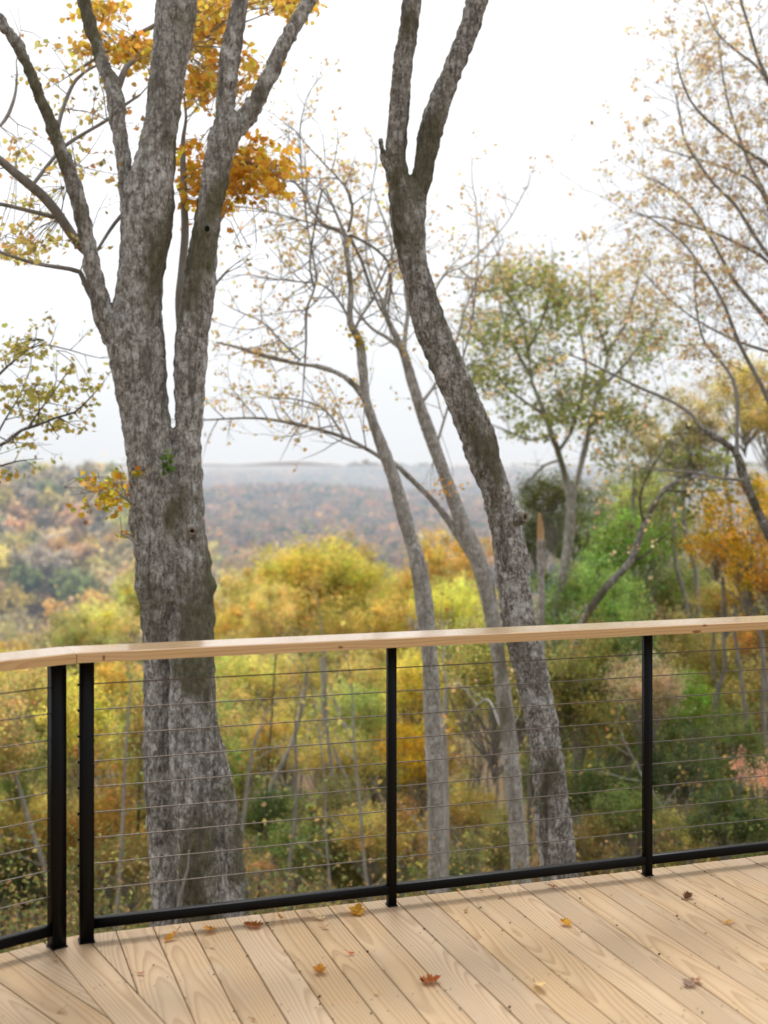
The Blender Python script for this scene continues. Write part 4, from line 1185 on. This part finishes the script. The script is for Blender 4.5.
# leaning dark limb tree below it
slender('tree', 'thin dark trunk leaning right in front of the green trees at right', [
    [(560, 700, 11), (572, 655, 10), (584, 620, 9), (600, 595, 8.5), (615, 578, 8), (629, 563, 8), (637, 545, 7), (644, 525, 6.5), (654, 505, 6), (664, 490, 5.5), (679, 480, 4)],
], [
    ([(629, 563, 4), (645, 555, 3), (660, 540, 2.5), (672, 530, 2)], .3), ([(664, 490, 4), (680, 478, 3), (700, 470, 2.5), (715, 455, 2)], .3), ([(644, 525, 4), (640, 500, 3), (648, 475, 2.5), (660, 455, 2)], -.3),
    ([(664, 490, 3.5), (690, 492, 3), (720, 490, 2.5)], .2),
], 19.0, BARK_DARK, TWIG_DARK, (.34, .36, .15), 41, 300, (.05, .09),
    [(420, [(690, 455, 26, 12, 19.5, 1), (665, 500, 20, 12, 19.3, .6), (720, 470, 20, 14, 19.5, .8), (640, 470, 14, 10, 19.6, .4), (700, 500, 24, 10, 19.4, .5)], (.32, .35, .15))], None, .4, (.4, .8), 1)

def undergrowth():
    n = 1100
    Z = 11 * (70 / 11) ** rng.random(n); px = rng.uniform(-160, 930, n)
    X = (px - 384) * Z / F
    g = terrain(X, Z)
    pal = np.array([(.30, .30, .11), (.22, .28, .10), (.14, .19, .08), (.38, .32, .12), (.42, .27, .12), (.34, .24, .13)])
    cc = pal[rng.integers(0, len(pal), n)]
    k = 60
    h = rng.uniform(.2, 1.1, n) * (1 + Z / 60)
    off = rng.normal(size=(n, k, 3)) * (np.array([.38, .38, .32])[None, None] * (.7 + h)[:, None, None])
    P = np.stack([X, Z, g], 1)[:, None] + off + np.array([0, 0, 1]) * (h * .55)[:, None, None]
    P[..., 2] = np.maximum(P[..., 2], g[:, None] + .05)
    ch = [leaves(P.reshape(-1, 3), rng.uniform(.026, .065, n * k) * np.repeat(.75 + Z / 40, k), np.clip(np.repeat(cc, k, 0) * np.exp(rng.normal(0, .28, (n * k, 1))), 0, .8), KITE, .3, .2)]
    m2 = 9000
    Z = 10 * (60 / 10) ** rng.random(m2); X = (rng.uniform(-160, 930, m2) - 384) * Z / F
    P = np.stack([X, Z, terrain(X, Z) + .06], 1)
    ch.append(leaves(P, rng.uniform(.035, .08, m2), tints(m2, (.36, .22, .10), .4, .15), MAPLE, 1.2))
    o = build('undergrowth', ch, LEAF); o['kind'] = 'stuff'; o['label'] = 'low leafy undergrowth and leaf litter on the wooded slope'; o['category'] = 'undergrowth'
undergrowth()

# broken snag
def snag():
    Z = 15.0; rows = [(540, 800, 8), (541, 700, 7.5), (541, 640, 7), (541.5, 590, 6.5), (541, 560, 7), (542, 540, 9), (541.5, 525, 7), (540.5, 513, 2.5)]
    b = pt(541, 468, Z); base = np.array([b[0], b[1], float(terrain(b[0], b[1])) - .2])
    t = thing('dead_snag', 'broken dead stem with a raw tan splintered top right of the leaning trunk', 'dead tree', base)
    P = trace(rows, Z, 0, .05)
    cut = np.searchsorted(P[:, 2], pt(0, 552, Z)[2])
    trunk_mesh('trunk', [P[:cut + 3]], BARK_PALE, t, base, .012, .004, .006)
    ch = []
    top = P[cut:]
    for k in range(5):
        Q = top.copy(); n = len(Q); f = np.linspace(0, 1, n)
        end = n - random.randint(0, n // 2) if k else n
        Q = Q[:max(end, 3)]; off = np.array([random.uniform(-.03, .03), random.uniform(-.03, .03)])
        Q[:, 0] += off[0]; Q[:, 1] += off[1]; Q[:, 3] = np.linspace(.022, .003, len(Q)) if k else Q[:, 3] * .8
        ch += tube(Q, 6)
    build('splintered_top', shift(ch, base), simple_bark('raw_wood', (.50, .30, .15), (.62, .44, .26)), t)
snag()

# bare pale saplings seen through the cables
SAP = [
    ('pale bare sapling leaning right between twin trunk and middle post', [(240, 930, 6), (258, 839, 5.5), (266, 810, 5), (273, 784, 5), (284, 760, 4.5), (293, 741, 4), (300, 715, 4), (304, 690, 3)], 19),
    ('straight grey sapling trunk half way between twin trunk and middle post', [(327, 960, 9), (326, 882, 8), (327, 820, 7.5), (325, 757, 7), (324, 690, 6), (323, 640, 5)], 24),
    ('pale crooked sapling leaning left beside the middle post', [(390, 930, 6), (377, 878, 5), (368, 855, 5), (360, 835, 5), (353, 810, 4.5), (348, 784, 4), (340, 765, 3.5), (334, 750, 3)], 20),
    ('thin pale stem crossing left of the middle post', [(400, 860, 5), (388, 815, 4.5), (375, 788, 4), (360, 757, 4), (348, 734, 3.5), (334, 700, 3)], 22),
    ('short pale stem right beside the twin trunk', [(236, 900, 5), (241, 840, 4.5), (246, 796, 4), (252, 753, 3.5), (259, 730, 3)], 17),
    ('pale leaning sapling behind the left railing panel', [(60, 930, 6), (42, 860, 5), (30, 825, 4.5), (15, 775, 4), (0, 740, 4), (-14, 705, 3)], 18),
    ('thin grey sapling rising behind the left railing panel', [(36, 900, 5), (32, 840, 4.5), (26, 790, 4), (18, 740, 3.5), (13, 700, 2.5)], 20),
    ('dead pale branch leaning left behind the right railing panel', [(690, 870, 6), (672, 833, 5), (662, 810, 4.5), (652, 792, 4), (640, 772, 3)], 16),
    ('thin stem rising between the slender tree and pale tree', [(446, 900, 6), (447, 820, 5), (446, 760, 4.5), (444, 720, 4), (446, 690, 3)], 14),
]
for i, (lab, rows, Z) in enumerate(SAP):
    b = pt(rows[0][0], 468, Z); base = np.array([b[0], b[1], float(terrain(b[0], b[1])) - .2])
    t = thing('sapling', lab, 'sapling', base, 'bare saplings below the deck')
    np.random.seed(60 + i)
    e = rows[0]; dx = rows[0][0] - rows[1][0]
    rows = [(e[0] + dx * .8, e[1] + 90, e[2] * 1.2)] + rows
    P = trace(rows, Z, .3, .12)
    build('trunk', shift(tube(P, 8), base), TWIG_PALE, t, True)
    tub, tips = [], []
    sprout(P, .5, (.5, 1.2), 1, tub, tips, .45, .009, seg=.2)
    build('branch', shift(tw_chunks(tub, 4), base), TWIG_PALE, t, True)['kind'] = 'stuff'
    tp = np.array([q[0] for q in tips]); n = 40
    L = tp[rng.integers(0, len(tp), n)] + rng.normal(0, .05, (n, 3))
    build('crown', [leaves(L - base, rng.uniform(.05, .10, n), tints(n, (.55, .38, .12), .3), KITE)], LEAF, t)

random.seed(77); np.random.seed(77)
for i in range(22):
    px = random.choice([random.uniform(100, 140), random.uniform(250, 380), random.uniform(400, 500), random.uniform(575, 640), random.uniform(660, 760), random.uniform(0, 40)])
    Z = random.uniform(15, 32); wd = random.uniform(2.4, 5.0); lean = random.uniform(-26, 26)
    ptop = random.uniform(640, 730); pbot = 980
    rows = [(px - lean * .5 + random.uniform(-3, 3) + lean * f, pbot + (ptop - pbot) * f, wd * (1.2 - .65 * f)) for f in np.linspace(0, 1, 6)]
    b = pt(rows[0][0], 468, Z); base = np.array([b[0], b[1], float(terrain(b[0], b[1])) - .2])
    t = thing('sapling', '', 'sapling', base, 'bare saplings below the deck')
    rows = [(rows[0][0], pbot + 160, rows[0][2])] + rows
    P = trace(rows, Z, .2, .12)
    mt = TWIG_PALE if i % 3 == 0 else TWIG if i % 3 == 1 else TWIG_DARK
    build('trunk', shift(tube(P, 8), base), mt, t, True)
    tub, tips = [], []
    sprout(P, .55, (.5, 1.3), 1, tub, tips, .45, .008, seg=.2)
    build('branch', shift(tw_chunks(tub, 4), base), mt, t, True)['kind'] = 'stuff'
    tp = np.array([q[0] for q in tips]); n = 60
    L = tp[rng.integers(0, len(tp), n)] + rng.normal(0, .04, (n, 3))
    build('crown', [leaves(L - base, rng.uniform(.05, .10, n), tints(n, random.choice([(.66, .50, .14), (.42, .42, .16), (.30, .36, .13)]), .25, .08), KITE)], LEAF, t)
    pending.append((t, f'{["pale", "grey", "dark"][i % 3]} thin upright sapling {where(px, 800)}', px, 800, Z))

# ------------------------------------------------------------------ trees on the hillside across the valley
HP = []
for i, (n, cl, fl) in enumerate([(1300, 40, .8), (1100, 34, 1.0), (1400, 46, .7), (900, 30, .9)]):
    a, b_ = proto_crown(n, cl, .20, fl, seed=300 + i)
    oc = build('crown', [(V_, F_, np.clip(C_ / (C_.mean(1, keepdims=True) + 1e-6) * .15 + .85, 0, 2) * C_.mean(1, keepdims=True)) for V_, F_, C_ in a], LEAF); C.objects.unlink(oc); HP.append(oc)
HCOL = ['tan', 'grey brown', 'golden', 'rust', 'olive', 'green', 'olive', 'grey brown', 'rust', 'orange', 'tan', 'golden']
random.seed(5); np.random.seed(5)
cnt = 0; tries = 0; pts_ = []
while cnt < 290 and tries < 20000:
    tries += 1
    px = random.uniform(-50, 300); Y = random.uniform(290, 720)
    x = (px - 384) * Y / F; g = float(terrain(x, Y))
    r = random.uniform(5.8, 9.2); hh = random.uniform(12, 17)
    z = g + hh; py = HOR - (z - EYE) / Y * F
    if py > 668 or py < 452: continue
    if px > 215 and py < 495: continue
    if any((x - a) ** 2 + (Y - b) ** 2 < (r * .82) ** 2 for a, b in pts_): continue
    pts_.append((x, Y))
    cn = random.choice(HCOL) if py < 560 else random.choice(HCOL + ['rust', 'olive', 'dark green', 'green', 'rust'])
    base = COLS[cn]
    row = 'near the ridge' if py < 490 else 'half way down' if py < 560 else 'low down'
    side = 'at the left edge' if px < 40 else 'left of the twin trunk' if px < 135 else 'behind the twin trunk' if px < 215 else 'right of the twin trunk'
    t = thing('hillside_tree', '', 'tree', (x, Y, g), 'trees on the far hillside')
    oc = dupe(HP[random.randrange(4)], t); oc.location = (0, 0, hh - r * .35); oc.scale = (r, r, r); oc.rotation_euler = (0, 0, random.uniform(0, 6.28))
    oc.color = (*np.clip((np.array(base) * .92 + np.array((.10, .085, .075))) * np.exp(np.random.normal(0, .15)), 0, .8), 1)  # leaf colour lifted and greyed, distance haze painted into the crowns
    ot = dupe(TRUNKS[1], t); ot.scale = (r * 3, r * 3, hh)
    pending.append((t, f'{cn} tree {row} on hillside {side}', px, py, Y))
    cnt += 1
print('hill', cnt, tries)

# far woods: too many to count
def far_woods():
    n = 15000
    Y = 640 * (3600 / 640) ** (rng.random(n) ** 1.05); px = rng.uniform(60, 900, n)
    px = np.where(Y < 800, rng.uniform(250, 900, n), px)
    X = (px - 384) * Y / F
    g = terrain(X, Y); r = rng.uniform(4.5, 8.5, n) * (1 + Y / 2600)
    k = 26
    d = rng.normal(size=(n, k, 3)); d /= np.linalg.norm(d, axis=2)[..., None]; d[..., 2] = np.abs(d[..., 2])
    rad = rng.uniform(.55, 1.0, (n, k, 1))
    P = np.stack([X, Y, g + r * .7], 1)[:, None] + d * rad * r[:, None, None] * np.array([1, 1, .8])
    pal = np.array([(.27, .20, .16), (.22, .19, .17), (.33, .20, .11), (.16, .16, .075), (.08, .10, .055), (.36, .25, .13), (.25, .19, .17), (.21, .18, .17)])
    base = pal[rng.integers(0, len(pal), n)] * np.exp(rng.normal(0, .18, (n, 1)))
    col = np.repeat(base, k, 0) * np.exp(rng.normal(0, .2, (n * k, 1)))
    ch = leaves(P.reshape(-1, 3), np.repeat(r * .62, k) * rng.uniform(.7, 1.3, n * k), np.clip(col * np.array([1.42, 1.27, 1.2]), 0, .8), KITE, .5)
    o = build('woods', [ch], LEAF); o['kind'] = 'stuff'; o['label'] = 'hazy blue grey autumn woods covering the distant hills'; o['category'] = 'woods'
far_woods()

# pale farm building far across the valley
fb = pt(428, 518, 900); 
fb[2] = float(terrain(fb[0], fb[1])) + 9
fm = flat('pale_wall', (.75, .75, .74), .8, 0, .2, .05); rm_ = flat('pale_roof', (.55, .56, .58), .6, 0, .3, .1)
bt = thing('farm_building', 'tiny white building far away in the valley between the slender trees', 'building', fb)
build('wall', [boxchunk((0, 0), (1, 0), (7, 4), -9, 4)], fm, bt)
V = np.array([(-7.5, -4.6, 4), (7.5, -4.6, 4), (7.5, 4.6, 4), (-7.5, 4.6, 4), (-7.5, 0, 7.5), (7.5, 0, 7.5)])
build('roof', [(V, np.array([[0, 1, 5, 4], [2, 3, 4, 5]]), None), (V, np.array([[0, 4, 3], [1, 2, 5]]), None)], rm_, bt)

# ------------------------------------------------------------------ haze lying in the valley
m, nt, out = newmat('valley_haze')
vs_ = nd(nt, 'ShaderNodeVolumeScatter', ins={'Color': (.56, .76, 1.0, 1), 'Density': .00050, 'Anisotropy': .1})
nt.links.new(vs_.outputs[0], out.inputs['Volume'])
hz = build('haze', [boxchunk((0, 4100), (1, 0), (6000, 4000), -140, 6)], m)
hz['kind'] = 'stuff'; hz['label'] = 'pale blue autumn haze filling the valley'; hz['category'] = 'haze'

# ------------------------------------------------------------------ unique labels
ORD = ['first', 'second', 'third', 'fourth', 'fifth', 'sixth', 'seventh', 'eighth', 'ninth', 'tenth', 'eleventh', 'twelfth', 'thirteenth', 'fourteenth', 'fifteenth', 'sixteenth', 'seventeenth', 'eighteenth', 'nineteenth', 'twentieth']
bk = {}
for p in pending: bk.setdefault(p[1], []).append(p)
for ph, L in bk.items():
    L.sort(key=lambda q: q[2])
    for i, q in enumerate(L):
        q[0]['label'] = ph if len(L) == 1 else f'{ORD[i] if i < 20 else i + 1} from left, {ph}'

# ------------------------------------------------------------------ overcast sky, soft sun, camera
sc = bpy.context.scene
w = bpy.data.worlds.new('World'); sc.world = w; w.use_nodes = True
nt = w.node_tree; nt.nodes.clear()
SUN_EL, SUN_AZ = 56, -10      # degrees; azimuth measured from straight ahead towards the right
sky = nd(nt, 'ShaderNodeTexSky', sky_type='NISHITA', sun_disc=False, sun_elevation=math.radians(SUN_EL), sun_rotation=math.radians(SUN_AZ), air_density=1.0, dust_density=3.0)
tc = nd(nt, 'ShaderNodeTexCoord')
sz = nd(nt, 'ShaderNodeSeparateXYZ', ins={0: tc.outputs['Generated']})
grad = ramp(nt, sz.outputs[2], [(0, (7.5, 7.8, 8.2)), (.07, (8.1, 8.3, 8.6)), (.22, (9.4, 9.5, 9.7)), (.5, (12, 12, 12)), (1, (14.0, 14.0, 14.0))])
cl = noise_tex(nt, mapping(nt, tc.outputs['Generated'], (1, 1, 2.6)), 2.0, 5, .5)
cloud = mix(nt, 1.0, grad, ramp(nt, cl, [(.3, .96), (.7, 1.03)]), 'MULTIPLY')
side = ramp(nt, mth(nt, 'MULTIPLY_ADD', sz.outputs[1], .5, .5), [(0, .56), (.35, .70), (.62, 1.0), (1, 1.04)])
cloud = mix(nt, 1.0, cloud, side, 'MULTIPLY')
colr = mix(nt, .93, sky.outputs[0], cloud)
bgd = nd(nt, 'ShaderNodeBackground', ins={'Color': colr, 'Strength': .120})
wo = nd(nt, 'ShaderNodeOutputWorld', ins={0: bgd.outputs[0]})
sl = bpy.data.lights.new('sun', 'SUN'); sl.energy = 2.3; sl.angle = math.radians(18); sl.color = (1, .96, .90)
so = bpy.data.objects.new('sun', sl); C.objects.link(so)
el, az = math.radians(SUN_EL), math.radians(SUN_AZ)
dv = Vector((math.sin(az) * math.cos(el), math.cos(az) * math.cos(el), math.sin(el)))
so.rotation_euler = dv.to_track_quat('Z', 'Y').to_euler()
so.location = (0, 20, 30)

cd = bpy.data.cameras.new('camera'); cam = bpy.data.objects.new('camera', cd); C.objects.link(cam)
cam.location = (0, 0, EYE); cam.rotation_euler = (math.radians(90), 0, 0)
cd.sensor_width = 36; cd.lens = F / 1024 * 36; cd.shift_y = -(512 - HOR) / 1024
cd.clip_start = .05; cd.clip_end = 20000
cd.dof.use_dof = True; cd.dof.focus_distance = 5.9; cd.dof.aperture_fstop = 1.95
sc.camera = cam
sc.render.resolution_x, sc.render.resolution_y = 768, 1024
sc.view_settings.view_transform = 'Standard'; sc.view_settings.look = 'None'; sc.view_settings.exposure = 0
sc.cycles.max_bounces = 6; sc.cycles.diffuse_bounces = 3; sc.cycles.glossy_bounces = 2; sc.cycles.transmission_bounces = 3; sc.cycles.volume_bounces = 1
sc.cycles.use_denoising = True
